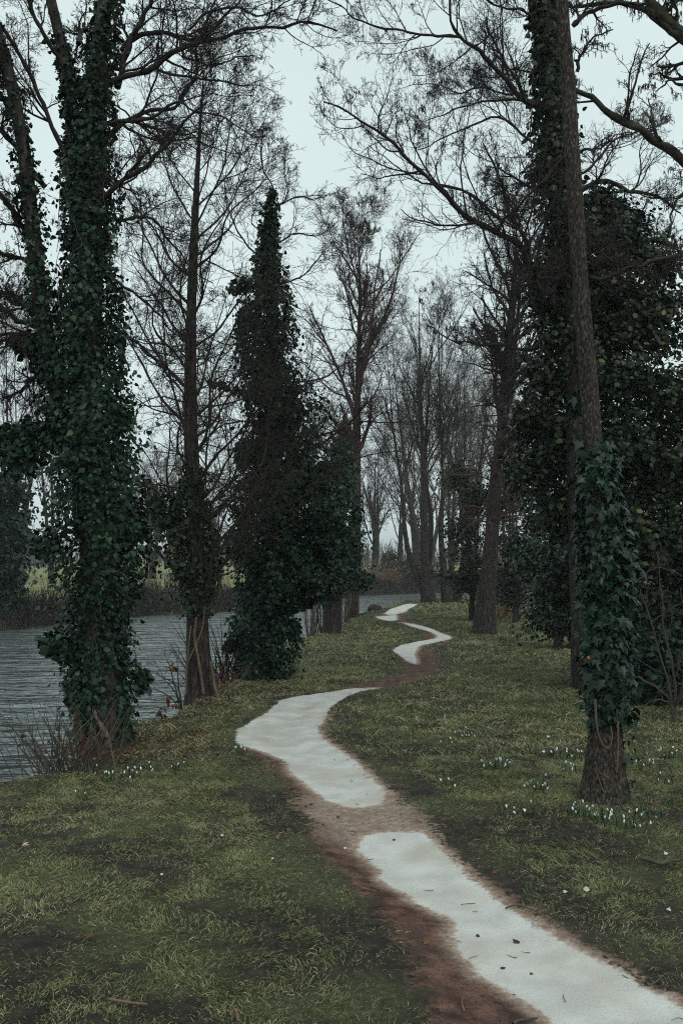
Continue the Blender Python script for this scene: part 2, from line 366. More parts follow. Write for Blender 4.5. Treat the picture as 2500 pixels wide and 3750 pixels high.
for sc, dd in ((.7, .4), (2.2, .2)):
    no = t.nodes.new('ShaderNodeTexNoise'); no.inputs['Scale'].default_value = sc; no.inputs['Detail'].default_value = 3; no.inputs['Distortion'].default_value = .6
    t.links.new(mp_.outputs[0], no.inputs['Vector'])
    bu = t.nodes.new('ShaderNodeBump'); bu.inputs['Distance'].default_value = dd; t.links.new(no.outputs['Fac'], bu.inputs['Height'])
    if prev: t.links.new(prev, bu.inputs['Normal'])
    prev = bu.outputs[0]
t.links.new(prev, b.inputs['Normal'])
tag(g.build('river', m, smooth=False), kind='structure')

# ---------------------------------------------------------------- leaves, ivy, bushes
HEART = A([0, 0, 0], [.42, .12, -.1], [.46, .5, -.12], [0, 1, 0], [-.46, .5, -.12], [-.42, .12, -.1])
HEART_F = np.array([[0, 1, 2, 3], [0, 3, 4, 5]])
STAR = A([0, .32, .03], [0, .02, 0], [.3, -.08, -.06], [.28, .2, -.02], [.62, .42, -.12], [.26, .5, -.02], [0, 1.05, -.1], [-.26, .5, -.02], [-.62, .42, -.12], [-.28, .2, -.02], [-.3, -.08, -.06])
STAR_F = np.array([[0, 1 + k, 1 + (k + 1) % 10] for k in range(10)])
def place_leaves(g, C, Nrm, Tip, size, tint, shape='heart'):
    T0, F0 = (HEART, HEART_F) if shape == 'heart' else (STAR, STAR_F)
    Nrm = nrm(Nrm); Tip = nrm(Tip - (Tip * Nrm).sum(1, keepdims=True) * Nrm); X = np.cross(Tip, Nrm)
    s = size[:, None, None]
    wv = rng.uniform(.75, 1.15, (len(C), 1, 1))
    V = C[:, None] + s * (X[:, None] * T0[None, :, :1] * wv + Tip[:, None] * T0[None, :, 1:2] + Nrm[:, None] * T0[None, :, 2:] * rng.uniform(.3, 2.2, (len(C), 1, 1)))
    k = len(T0); F = (F0[None] + (np.arange(len(C)) * k)[:, None, None]).reshape(-1, F0.shape[1])
    g.add(V.reshape(-1, 3), F, np.repeat(tint, k))
def ivy_on(g, pts, rads, n, size=.07, shape='heart', seed=0, clump=.45, inner=.5, tintm=.35, hang=.6, tw=.18):
    """leaves in a lumpy sleeve round a stem"""
    P, R = resample(pts, 80, rads)
    d = np.r_[0, np.cumsum(np.linalg.norm(np.diff(P, axis=0), axis=1))]
    T = nrm(np.gradient(P, axis=0))
    cw = np.cumsum(R + .04); u = np.interp(rng.random(int(n * 1.7)) * cw[-1], cw, np.arange(80))
    i = np.minimum(u.astype(int), 78); a = (u - i)[:, None]
    c = P[i] * (1 - a) + P[i + 1] * a; r = R[i] * (1 - a[:, 0]) + R[i + 1] * a[:, 0]; t = T[i]
    th = rng.random(len(u)) * 2 * PI; s = d[i] + a[:, 0] * (d[i + 1] - d[i])
    ux = nrm(np.cross(t, A(0, 1, .01))); uy = np.cross(t, ux)
    o = ux * np.cos(th)[:, None] + uy * np.sin(th)[:, None]
    nx = np.cos(th) * 1.6 + 9; ny = np.sin(th) * 1.6 + 5
    lump = (fbm(nx + s * .9 / max(.25, R.mean()) * .35, ny + s * 1.6, seed, 3) - .5) * 2
    fine = (fbm(nx * 3 + s, ny * 3 + s * 5, seed + 5, 2) - .5) * 2
    env = np.clip(1 + clump * 1.5 * lump + .35 * clump * fine, .25, 2.0)
    keep = (rng.random(len(u)) < np.clip(.75 + 1.1 * lump, .22, 1)); keep &= np.cumsum(keep) <= n
    rho = r * env * (inner + (1 - inner) * rng.random(len(u)) ** .6)
    # a share sticks out as loose sprays
    far = rng.random(len(u)) < .1; rho = np.where(far, rho * rng.uniform(1.05, 1.4, len(u)) + .02, rho)
    C = c + o * rho[:, None] + rng.normal(size=c.shape) * .012
    nr_ = o + .55 * rng.normal(size=o.shape) + A(0, 0, .35); tip = A(0, 0, -hang) + .5 * rng.normal(size=o.shape) + .35 * o
    tint = np.clip(tintm * .6 + tw * .8 * rng.normal(size=len(u)) + .2 * fine + .45 * (rng.random(len(u)) < .1), 0, 1)  # mostly dark; a few lighter leaves carry highlights put into their colour
    sz = size * (.45 + .95 * rng.random(len(u)) ** 1.4)
    place_leaves(g, C[keep], nr_[keep], tip[keep], sz[keep], tint[keep], shape)
def leaf_blob(g, c, rad, n, size=.07, seed=0, tintm=.35, tw=.2, gap=.5, shape='heart'):
    """leaf clumps through an ellipsoid"""
    k = max(8, n // 45)
    d = nrm(rng.normal(size=(k, 3))); cc = np.asarray(c) + d * np.asarray(rad) * (rng.random((k, 1)) ** .42) * (1 + .25 * rng.normal(size=(k, 1)))
    cs = rng.uniform(.10, .26, k) * np.mean(rad) ** .5 * 1.1
    i = rng.integers(0, k, n); o = rng.normal(size=(n, 3)) * cs[i][:, None] * A(1, 1, .8)
    C = cc[i] + o
    nr_ = nrm(o) * .6 + d[i] * .6 + A(0, 0, .5) + .5 * rng.normal(size=(n, 3)); tip = A(0, 0, -.5) + .6 * rng.normal(size=(n, 3)) + .4 * d[i]
    ct = rng.normal(size=k) * .14
    tint = np.clip(tintm * .6 + ct[i] + tw * .7 * rng.normal(size=n) + .4 * (rng.random(n) < .1), 0, 1)  # tone varies by clump; scattered pale leaves are highlights painted into the tint
    place_leaves(g, C, nr_, tip, size * rng.uniform(.5, 1.25, n), tint, shape)
def vines(g, pts, rads, n, r=(.004, .012), seed=0, rr_=1.03, span=.35):
    P, R = resample(pts, 60, rads); T = nrm(np.gradient(P, axis=0))
    for k in range(n):
        a0 = rng.random() * 2 * PI; i0 = int(rng.integers(0, int(60 * (1 - span)))); m = int(60 * span); ii = np.arange(i0, min(60, i0 + m))
        th = a0 + np.cumsum(rng.normal(size=len(ii)) * .16)
        ux = nrm(np.cross(T[ii], A(0, 1, .01))); uy = np.cross(T[ii], ux)
        q = P[ii] + (ux * np.cos(th)[:, None] + uy * np.sin(th)[:, None]) * (R[ii] * rr_ + r[1] * .3)[:, None]
        r0 = rng.uniform(*r); tubes(g, resample(q, 24), np.linspace(r0, r0 * .5, 24), 5, rng.random())

# ---------------------------------------------------------------- the trees
def px_path(pts, Y, yo=None):
    out = []
    for k, p in enumerate(pts):
        out.append(at(p[0], p[1], (p[2] if len(p) > 2 else Y)))
    return np.array(out)
def c1(pts): return [(x * .7972, y * .7972, *r) for x, y, *r in pts]
def c2(pts): return [(1250 + x * .7972, y * .7972, *r) for x, y, *r in pts]
def branches(g, P, R, levels, tint=.5, catkins=0, fine=.0014, round_=False):
    """levels: list of (n, N, angle, lenfrac, wiggle, tropism, rfrac, sides)"""
    for k, (n, N_, an, lf, wg, tr, rf, sd) in enumerate(levels):
        P, R = grow(P, R, n, N_, an, lf, wg, tr, rf, tmin=.18 if k else .1, rmin=fine * 1.3 if len(levels) - k > 1 else fine, round_=round_ and k == 0)
        tubes(g, P, R, sd, np.clip(tint + .2 * rng.normal(size=len(P)), 0, 1))
    if catkins:
        i = rng.integers(0, len(P), catkins); e = P[i, -1]; L = rng.uniform(.02, .05, catkins)[:, None]
        q = np.stack([e, e - A(0, 0, .5) * L, e - A(0, 0, 1) * L], 1); tubes(g, q, np.tile([.0015, .0036, .002], (catkins, 1)), 4, .2)
def limb(name, parent, pts, r0, r1, levels, m=M_twig, n=28, wob=.02, tint=.4, catkins=0, sides=8, seed=0, yj=.25):
    pts = wobble(pts, 0, seed); k = len(pts)
    # limbs do not stay in one plane
    f = np.linspace(0, 1, k)
    P, R = resample(pts, n, np.linspace(r0, r1, k))
    P[1:] += np.stack([(np.array([fbm(j * .45, seed * 5.3 + c * 11, 1, 2) for j in range(1, n)]) - .5) * 2 * wob * (1 if c != 1 else 2) for c in range(3)], 1)
    R = R * (1 + .12 * rng.normal(size=n)).clip(.8, 1.3)
    g = Geo(); tubes(g, P, R, sides, tint)
    if levels: branches(g, P[None], R[None], levels, tint, catkins)
    o = g.build(name, m, parent); return P, R
LV_NEAR = [(9, 9, 48, .42, .16, .07, .55, 5), (7, 7, 46, .5, .22, .04, .6, 4), (5, 5, 45, .5, .28, .02, .6, 3), (3, 4, 42, .55, .3, .02, .7, 3)]
LV_MID = [(9, 8, 46, .42, .15, .08, .55, 4), (7, 6, 44, .5, .2, .04, .6, 3), (5, 4, 44, .5, .25, .02, .7, 3)]
def stem(name, parent, pts, rads, n=40, sides=16, m=M_bark, rough=.12, flare=0):
    P, R = resample(pts, n, rads)
    if flare: 
        f = np.exp(-np.linspace(0, 1, n) * n / 3.0); R = R * (1 + flare * f)
    g = Geo(); tubes(g, P, R, sides, .5, rough=rough); g.build(name, m, parent); return P, R
def root(name, px, py, label, cat='tree', group=None, Y=None):
    x, y = gp(px, py) if Y is None else at(px, py, Y)[:2]
    return empty(name, (x, y, hz(x, y) - .05), label, cat, group), float(y)

# --- T1: ivy tree at the water's edge, left
t1, Y1 = root('ivy_clad_tree', 400, 2715, 'thick multi-stemmed tree wrapped in dark green ivy at the left water edge')
b1 = A(*t1.location)
main = np.vstack([b1, px_path([(375, 2500), (352, 2300), (365, 2100), (345, 1800), (322, 1500), (322, 1200), (330, 900), (335, 600), (345, 350), (368, 150), (390, -50), (410, -350)], Y1)])
Pm, Rm = stem('trunk', t1, main, [.2, .17, .16, .16, .155,   .13, .12, .11, .1, .09, .075, .06, .04], 60, 18, flare=.35)
st2 = px_path([(300, 1750), (225, 1500), (165, 1150), (140, 850), (115, 560), (70, 300), (20, 120), (-80, -120)], Y1 - .1); st2[:, 1] += np.linspace(.1, -.5, 8)
stem('trunk', t1, st2, np.linspace(.085, .035, 8), 40, 12)
st3 = px_path([(290, 900), (268, 620), (262, 420), (245, 250), (215, 120), (175, -60), (140, -300)], Y1 + .15)
stem('trunk', t1, st3, np.linspace(.07, .04, 7), 40, 12)
limbs1 = [
 ([(400, 960), (500, 910), (600, 860), (700, 810), (770, 760), (830, 715), (905, 655), (990, 600)], .034, .012),
 ([(440, 420), (540, 370), (700, 330), (800, 270), (900, 240), (1040, 210), (1150, 195), (1300, 200), (1370, 185), (1480, 205), (1545, 235)], .038, .008),
 ([(440, 700), (520, 580), (570, 520), (640, 460), (700, 430), (780, 390), (820, 290), (860, 200), (850, 90), (835, -60)], .034, .014),
 ([(430, 590), (540, 570), (640, 575), (720, 560), (800, 515), (850, 530), (900, 562), (1000, 590), (1100, 650), (1180, 720)], .024, .006),
 ([(540, 400), (575, 280), (610, 190), (650, 110), (700, 0), (760, -120)], .04, .02),
 ([(560, 230), (640, 140), (750, 125), (860, 130), (950, 80), (1010, 0), (1080, -90)], .03, .012),
 ([(860, 140), (960, 80), (1080, 70), (1180, 130), (1260, 140), (1330, 110), (1430, 90)], .016, .005),
 ([(430, 1010), (540, 990), (620, 965), (690, 965), (730, 1030), (790, 1080), (850, 1160), (930, 1200)], .022, .006),
 ([(830, 170), (850, 280), (920, 320), (980, 370), (1060, 375), (1150, 370), (1220, 400)], .018, .004),
 ([(190, 1230), (120, 1050), (60, 960), (0, 900), (-90, 860)], .035, .02),
 ([(200, 1240), (100, 1190), (0, 1160), (-100, 1150)], .03, .018),
 ([(190, 1450), (90, 1380), (0, 1310), (-120, 1250)], .04, .022),
 ([(210, 1500), (110, 1480), (40, 1440), (-60, 1350)], .035, .02),
 ([(300, 1660), (200, 1560), (90, 1560), (0, 1590), (-80, 1600)], .03, .014),
 ([(210, 860), (90, 700), (0, 640), (-90, 600)], .03, .015),
 ([(150, 660), (80, 560), (20, 420), (-40, 300)], .026, .012),
 ([(240, 1760), (130, 1720), (50, 1760), (-60, 1780)], .03, .014),
 ([(300, 300), (200, 160), (150, 0), (120, -120)], .03, .015),
 ([(335, 790), (260, 610), (190, 420), (100, 260), (30, 160), (-40, 20)], .028, .012),
 ([(360, 200), (330, 60), (300, -80)], .03, .018),
 ([(480, 1260), (600, 1330), (690, 1400), (760, 1480), (840, 1540)], .02, .005),
 ([(470, 1480), (590, 1540), (700, 1640), (790, 1760), (840, 1850)], .02, .006)]
for k, (pts, r0, r1) in enumerate(limbs1):
    P = px_path(c1(pts), Y1); P[:, 1] += np.linspace(0, rng.uniform(-.8, .8), len(P))
    lv = [(15, 12, 46, .45, .15, .03, .55, 5), (9, 8, 44, .55, .2, .02, .62, 3), (5, 6, 42, .65, .22, .02, .7, 3), (3, 4, 42, .65, .25, 0, .8, 3)]
    limb('limb', t1, P, r0 * .78, r1 * .85, lv, m=M_twig, seed=k)
g = Geo(); ivy_on(g, main[:13], [x * .00236 for x in (90, 95, 105, 140, 155, 145, 110, 92, 76, 66, 55, 44, 36)], 23500, .046, seed=1, clump=.6, inner=.35, tintm=.4)
ivy_on(g, main[:3], [.24, .2, .2], 2200, .045, seed=77, clump=.5, inner=.6)
ivy_on(g, st2[:7], [x * .00236 for x in (50, 55, 50, 42, 32, 24, 16)], 3000, .046, seed=2, clump=.6, inner=.4)
ivy_on(g, st3[:5], [x * .00236 for x in (50, 50, 42, 35, 25)], 1500, .055, seed=3, clump=.6, inner=.4)
for (a, b_, r, n) in [((60, 1230), (200, 1330), 45, 500), ((0, 1600), (200, 1600), 55, 700), ((20, 1640), (130, 1700), 60, 500), ((420, 1560), (450, 1500), 50, 500), ((160, 2340), (260, 2390), 45, 500),
                      ((430, 1900), (500, 1960), 60, 700), ((500, 2450), (530, 2520), 24, 130), ((250, 2560), (300, 2500), 26, 140), ((130, 2000), (200, 1990), 50, 300)]:
    ivy_on(g, px_path([a, ((a[0] + b_[0]) / 2, (a[1] + b_[1]) / 2 - 8), b_], Y1), [r * .0014, r * .0024, r * .0016], n, .065, seed=int(n), clump=.6, inner=.1)
g.build('ivy', M_ivy, t1, smooth=False)
g = Geo(); q = px_path([(345, 2600), (352, 2630), (375, 2665), (392, 2700), (400, 2735)], Y1 - .27)
tubes(g, resample(q, 20), np.linspace(.016, .03, 20), 8, .9); g.build('ivy_stem', M_vine, t1)
g = Geo(); vines(g, main[:11], [.2, .2, .2, .28, .36, .36, .3, .27, .25, .22, .2], 40, (.002, .005), span=.12); g.build('vines', M_twig_pale, t1)

# --- T2: tall bare tree behind it
t2, Y2 = root('bare_tree', 738, 2548, 'tall bare tree with one straight brown trunk and pale ivy stems at the riverbank')
tr = np.vstack([A(*t2.location), px_path([(728, 2400), (722, 2200), (712, 1900), (700, 1600), (698, 1350), (702, 1100), (712, 850), (722, 650), (735, 420), (748, 250)], Y2)])
P2, R2 = stem('trunk', t2, tr, [.165, .135, .12, .095, .08, .07, .058, .045, .03, .016, .005], 90, 20, M_bark, .16, flare=.22)
for k in range(46):
    f = .14 + .82 * (k + rng.random()) / 46; i = int(f * 89); d_ = rng.random() * 2 * PI
    L = (1.7 * (1 - f) ** .6 + .3) * rng.uniform(.7, 1.2); up = rng.uniform(.75, 1.35)
    o = A(math.cos(d_), math.sin(d_), 0); p0 = P2[i]; kk = A(rng.normal(), rng.normal(), 0) * .08 * L
    pts = np.array([p0, p0 + o * L * .22 + A(0, 0, L * .2 * up), p0 + o * L * .45 + A(0, 0, L * .5 * up) + kk, p0 + o * L * .62 + A(0, 0, L * .85 * up), p0 + o * L * .8 + A(0, 0, L * 1.25 * up) - kk])
    limb('limb', t2, pts, min(.026, R2[i] * .55) * (1 - .5 * f), .003, [(9, 9, 42, .48, .12, .06, .6, 4), (7, 7, 42, .58, .17, .03, .7, 3), (4, 5, 42, .65, .2, 0, .8, 3), (2, 3, 42, .6, .25, 0, .8, 3)], m=M_twig, n=16, seed=k, sides=6)
g = Geo(); ivy_on(g, px_path([(722, 2250), (715, 2050), (712, 1850), (705, 1700)], Y2), [.2, .3, .24, .12], 2800, .05, seed=7, clump=.6, inner=.35, tintm=.5)
ivy_on(g, px_path([(690, 1990), (620, 1900), (560, 1810), (520, 1760)], Y2), [.2, .16, .14, .06], 1300, .05, seed=8, clump=.6, inner=.2, tintm=.55)
ivy_on(g, px_path([(640, 2100), (690, 2080), (800, 2110)], Y2), [.1, .22, .16], 900, .045, seed=9, clump=.6, inner=.2, tintm=.5)
g.build('ivy', M_ivy_brown, t2, smooth=False)
for q, r0 in (([(700, 2290), (690, 2380), (684, 2450), (682, 2540)], .012), ([(720, 2260), (716, 2330), (728, 2400), (736, 2470), (745, 2540)], .017), ([(750, 2230), (740, 2300), (715, 2360), (690, 2420), (678, 2470)], .011), ([(770, 2420), (782, 2470), (790, 2520), (802, 2560)], .02)):
    g = Geo(); tubes(g, resample(wobble(px_path(q, Y2 - .19), .012, r0 * 900), 24), np.linspace(r0 * .8, r0, 24), 7, .8); g.build('ivy_stem', M_vine, t2)
g = Geo(); Pq, Rq = resample(px_path([(700, 2250), (760, 2150), (830, 2050)], Y2), 10, [.02, .012, .006]); branches(g, P2[None, 25:50], R2[None, 25:50] * .3, [(46, 8, 70, .5, .3, -.02, .5, 4), (8, 6, 50, .5, .3, -.02, .6, 3), (4, 4, 50, .5, .3, 0, .7, 3)], .5); g.build('twigs', M_twig_red, t2)

# --- T3: the ivy spire
t3, Y3 = root('ivy_clad_tree', 955, 2492, 'ivy covered tree shaped like a dark narrow spire in the middle of the riverbank')
tr = np.vstack([A(*t3.location), px_path([(965, 2300), (990, 2000), (1000, 1700), (998, 1400), (995, 1150), (985, 900), (992, 760), (1000, 690)], Y3)])
P3, R3 = stem('trunk', t3, tr, [.17, .15, .14, .12, .1, .08, .05, .025, .008], 50, 12)
g = Geo(); k3 = Y3 / FPX
ivy_on(g, tr, [x * k3 for x in (85, 108, 148, 145, 95, 76, 38, 20, 5)], 25000, .058, seed=11, clump=.8, inner=.3, tintm=.33)
for (a, b_, r, n) in [((1050, 1980), (1180, 2080), 100, 2200), ((1080, 1800), (1160, 1760), 75, 1500), ((860, 2050), (900, 1980), 70, 1100), ((760, 1405), (930, 1450), 15, 220), ((840, 1062), (930, 1030), 34, 300),
                      ((1150, 1950), (1240, 1900), 110, 2600), ((1120, 2150), (1200, 2120), 110, 2400), ((1150, 1820), (1200, 1700), 70, 1200), ((1050, 2320), (1090, 2290), 45, 350), ((1100, 2230), (1060, 2150), 90, 1500), ((850, 2330), (880, 2380), 50, 500), ((1060, 1480), (1090, 1560), 45, 600), ((900, 1120), (880, 1230), 30, 400), ((930, 1620), (880, 1700), 50, 700)]:
    ivy_on(g, px_path([a, ((a[0] + b_[0]) / 2, (a[1] + b_[1]) / 2 - 8), b_], Y3 + rng.uniform(-.2, .3)), [r * k3 * .6, r * k3, r * k3 * .6], n, .055, seed=int(n), clump=.6, inner=.05, tintm=.36)
g.build('ivy', M_ivy, t3, smooth=False)
limbs3 = [([(1000, 690), (960, 600), (970, 480), (1000, 380)], .012, .003), ([(1010, 760), (1080, 700), (1150, 690), (1210, 640)], .014, .004), ([(1000, 900), (1080, 840), (1170, 830), (1240, 760)], .014, .004),
          ([(990, 980), (900, 900), (850, 800), (830, 700)], .014, .004), ([(1010, 1050), (1120, 1000), (1180, 930), (1230, 880)], .014, .004), ([(990, 1150), (880, 1250), (800, 1240), (700, 1180)], .016, .004),
          ([(1020, 1400), (1180, 1390), (1290, 1330), (1400, 1330)], .014, .004), ([(1000, 1650), (1150, 1600), (1300, 1540), (1440, 1530), (1590, 1520)], .02, .005), ([(1010, 1750), (1150, 1650), (1280, 1560), (1370, 1460), (1400, 1380)], .02, .004),
          ([(1020, 1850), (1200, 1720), (1350, 1660), (1480, 1640)], .016, .004), ([(1000, 1300), (900, 1330), (830, 1400), (740, 1420)], .014, .004), ([(980, 1560), (880, 1540), (790, 1560), (720, 1620)], .014, .004),
          ([(1010, 1500), (1100, 1440), (1140, 1340), (1150, 1240)], .014, .004), ([(960, 1900), (860, 1880), (800, 1800)], .014, .004), ([(985, 850), (920, 800), (930, 700), (900, 640)], .01, .003), ([(990, 780), (1050, 720), (1040, 620), (1060, 540)], .01, .003)]
for k, (pts, r0, r1) in enumerate(limbs3):
    P = px_path(pts, Y3); P[:, 1] += np.linspace(0, rng.uniform(-.9, .9), len(P))
    limb('limb', t3, P, r0, r1, [(12, 9, 44, .5, .16, .02, .6, 4), (7, 7, 44, .6, .2, 0, .7, 3), (4, 5, 44, .65, .24, 0, .8, 3), (2, 3, 44, .6, .3, 0, .8, 3)], m=M_twig, n=22, seed=k + 40, sides=6, tint=.6)
g = Geo(); branches(g, P3[None, 4:24], R3[None, 4:24] * .4, [(50, 8, 65, .17, .3, -.02, .5, 4), (6, 6, 50, .6, .3, -.02, .7, 3), (2, 4, 50, .6, .3, -.02, .7, 3)], .2); g.build('twigs', M_twig_pale, t3)

# --- T3b: ivy stump tree just behind, right of the spire
t3b, Yb = root('ivy_clad_tree', 1215, 2318, 'shorter ragged ivy tree with bare brown stems at its foot behind the dark spire')
tr = np.vstack([A(*t3b.location), px_path([(1225, 2150), (1235, 1950), (1240, 1750), (1250, 1600)], Yb)])
stem('trunk', t3b, tr, [.2, .16, .14, .1, .06], 30, 12); kb = Yb / FPX
g = Geo(); ivy_on(g, tr[1:], [x * kb for x in (60, 80, 70, 30)], 8000, .07, seed=21, clump=.5, inner=.3, tintm=.35); leaf_blob(g, at(1180, 2080, Yb), (.5, .5, .7), 2500, .07); leaf_blob(g, at(1320, 2130, Yb + 1), (.25, .3, .35), 700, .07)
g.build('ivy', M_ivy, t3b, smooth=False)
g = Geo()
for k in range(70):
    x = rng.uniform(1120, 1270); y0 = gp(x, 2345 - (x - 1100) * .42); p = A(y0[0], y0[1] + .3, -.05); h = rng.uniform(.6, 1.3)
    q = np.array([p, p + A(rng.normal() * .05, .02, h * .5), p + A(rng.normal() * .12, .05, h)]); tubes(g, resample(q, 8), np.linspace(.012, .004, 8) * rng.uniform(.5, 1.3), 4, rng.random())
g.build('stems', M_twig_pale, t3b)

# --- a prototype builder for the bare trees behind
def bare_tree(name, px, py, Ht, label, lean=0., stems=1, n1=26, spread=.26, m=M_twig_red, mt=M_bark, r=.16, group=None, Y=None, low=.25, up=1., levels=None, fine=.0022, paths=None):
    t, Y = root(name, px, py, label, 'tree', group, Y)
    p0 = A(*t.location); g = Geo()
    for s_ in range(stems):
        off = 0 if stems == 1 else (s_ - (stems - 1) / 2) * .14 * Ht; off += lean * Ht
        a0 = (rng.random() - .5) * .16 * Ht; h = Ht * rng.uniform(.88, 1.0) if s_ else Ht
        pts = np.array([p0 + A(.05 * (s_ - stems / 2), 0, 0), p0 + A(off * .35, a0 * .2, h * .25), p0 + A(off * .65, a0 * .5, h * .5), p0 + A(off * .85, a0 * .8, h * .75), p0 + A(off, a0, h)])
        rd = [r, r * .74, r * .45, r * .2, .01]
        if paths: pts = np.vstack([p0 + A(.1 * s_, 0, 0), px_path(paths[s_], Y)]); pts[:, 1] += np.linspace(0, (s_ - .5) * .8, len(pts)); rd = np.r_[r, r * np.linspace(.85, .04, len(pts) - 1)] * (1 if s_ == 0 else .75)
        P, R = stem('trunk', t, pts, rd, 36, 10, mt, .1, flare=.25)
        lv = levels or [(int(n1 * 1.0), 13, 34, spread * 1.6, .08, .06 * up, .6, 5), (10, 9, 36, .5, .13, .05, .55, 4), (6, 6, 40, .6, .17, .03, .7, 3), (4, 4, 42, .6, .2, 0, .8, 3)]
        P_, R_ = P[None, int(36 * low):], R[None, int(36 * low):]
        branches(g, P_, R_, lv, .5, 0, fine, True)
    g.build('crown', m, t); return t
LFAR = [(20, 11, 30, .5, .09, .09, .5, 4), (9, 8, 36, .46, .14, .05, .55, 3), (6, 6, 40, .55, .2, .03, .8, 3), (4, 4, 42, .6, .2, 0, 1, 3)]
T = [
 bare_tree('bare_tree', 1285, 2262, 9.6, 'dense reddish twigged bare tree standing right behind the ivy spire', fine=.003, levels=[(40, 14, 33, .33, .08, .05, .65, 5), (13, 9, 36, .5, .13, .05, .55, 4), (8, 6, 40, .6, .17, .03, .7, 3), (4, 4, 42, .6, .2, 0, .8, 3)], low=.22, r=.17, mt=M_bark_red, m=M_twig_red, paths=[[(1300, 2000), (1306, 1700), (1310, 1400), (1316, 1100), (1312, 900)]]),
 bare_tree('bare_tree', 1562, 2208, 11.5, 'forked bare tree with leaning side trunks where the path ends at the river', stems=3, n1=14, spread=.24, r=.19, m=M_twig, low=.3,
           paths=[[(1556, 2080), (1550, 1900), (1546, 1700), (1535, 1400), (1530, 1100)], [(1545, 2150), (1500, 2040), (1482, 1930), (1468, 1760), (1440, 1560), (1420, 1300)], [(1566, 2100), (1582, 1900), (1560, 1700), (1580, 1400), (1600, 1150)]]),
 bare_tree('bare_tree', 1632, 2208, 12.5, 'slim twin trunked bare tree just right of the forked tree by the path end', stems=2, n1=14, spread=.22, r=.14, m=M_twig, low=.3,
           paths=[[(1622, 2080), (1612, 1950), (1618, 1750), (1605, 1450), (1600, 1100)], [(1650, 2100), (1672, 2000), (1690, 1860), (1705, 1600), (1700, 1250)]]),
 bare_tree('bare_tree', 1668, 2206, 7.5, 'short stout leaning bare trunk on the grass rise right of the twin trunked tree', n1=16, spread=.24, r=.15, m=M_twig_red, paths=[[(1685, 2110), (1710, 2000), (1730, 1850), (1760, 1650), (1780, 1450)]]),
]
# --- T6: leaning dark tree on the grass, middle right
t6, Y6 = root('bare_tree', 1772, 2315, 'dark bare tree with a leaning trunk standing in the grass right of the winding path')
tr = np.vstack([A(*t6.location), px_path([(1783, 2150), (1800, 1950), (1812, 1780), (1835, 1600), (1850, 1400), (1868, 1180), (1885, 980), (1890, 820)], Y6)])
P6, R6 = stem('trunk', t6, tr, [.23, .185, .15, .14, .13, .11, .08, .05, .015], 60, 14, M_bark, .12, flare=.3)
g = Geo(); branches(g, P6[None, 14:], R6[None, 14:], [(32, 13, 42, .36, .11, .06, .55, 5), (12, 9, 40, .5, .16, .03, .55, 4), (8, 6, 42, .55, .22, 0, .8, 3), (4, 4, 42, .55, .25, 0, .9, 3)], .45, 0, .003, True); g.build('crown', M_twig, t6)
g = Geo(); branches(g, P6[None, 12:40], R6[None, 12:40] * .3, [(80, 8, 70, .34, .28, -.03, .5, 4), (9, 6, 50, .5, .3, -.03, .7, 3), (6, 5, 50, .5, .3, -.03, .7, 3)], .6, 0, .0025); g.build('twigs', M_twig_red, t6)

# --- thicket of dark ivy and bushes right of centre
def bush(name, px, py, blobs, label, m, size=.075, tintm=.35, cat='bush', twig=None, Y=None, group=None, ntw=24):
    t, Y = root(name, px, py, label, cat, group, Y); g = Geo(); k = Y / FPX; p0 = A(*t.location)
    for (bx, by, r, n) in blobs: leaf_blob(g, at(bx, by, Y + rng.uniform(-.1, .5)), A(r, r * .9, r) * k, n, size, tintm=tintm)
    g.build('foliage', m, t, smooth=False)
    g = Geo()
    for (bx, by, r, n) in blobs:
        e = at(bx, by, Y); q = np.array([p0, p0 * .6 + e * .4 + A(.1, 0, -.1), e]); P, R = resample(q, 12, [.05, .03, .01]); tubes(g, P, R, 6)
        branches(g, P[None], R[None], [(ntw // 2, 8, 50, .5, .22, .02, .5, 4), (6, 5, 45, .5, .25, 0, .7, 3)], .5)
    g.build('branches', twig or M_twig, t); return t
bush('ivy_bush', 1720, 2240, [(1715, 2100, 75, 1600), (1700, 1950, 75, 1400), (1735, 1820, 65, 1200), (1690, 1740, 55, 800)], 'tall dark ivy thicket between the twin trunks and the leaning dark tree', M_ivy_brown, .075, Y=25)
bush('ivy_bush', 1880, 2290, [(1880, 2140, 80, 1500), (1900, 1980, 95, 1900), (1885, 1820, 80, 1400), (1860, 1700, 60, 900)], 'dark leafy thicket right behind the leaning dark tree', M_ivy, .08, Y=24, tintm=.3)
bush('evergreen_bush', 2030, 2338, [(2020, 2240, 95, 2600), (2060, 2120, 100, 2600), (1990, 2060, 80, 1700), (2080, 1980, 95, 2200), (2110, 2270, 70, 1500)], 'dense low evergreen bush touching the grass left of the ivy column trunk', M_ivy, .07, Y=17.5, tintm=.3)

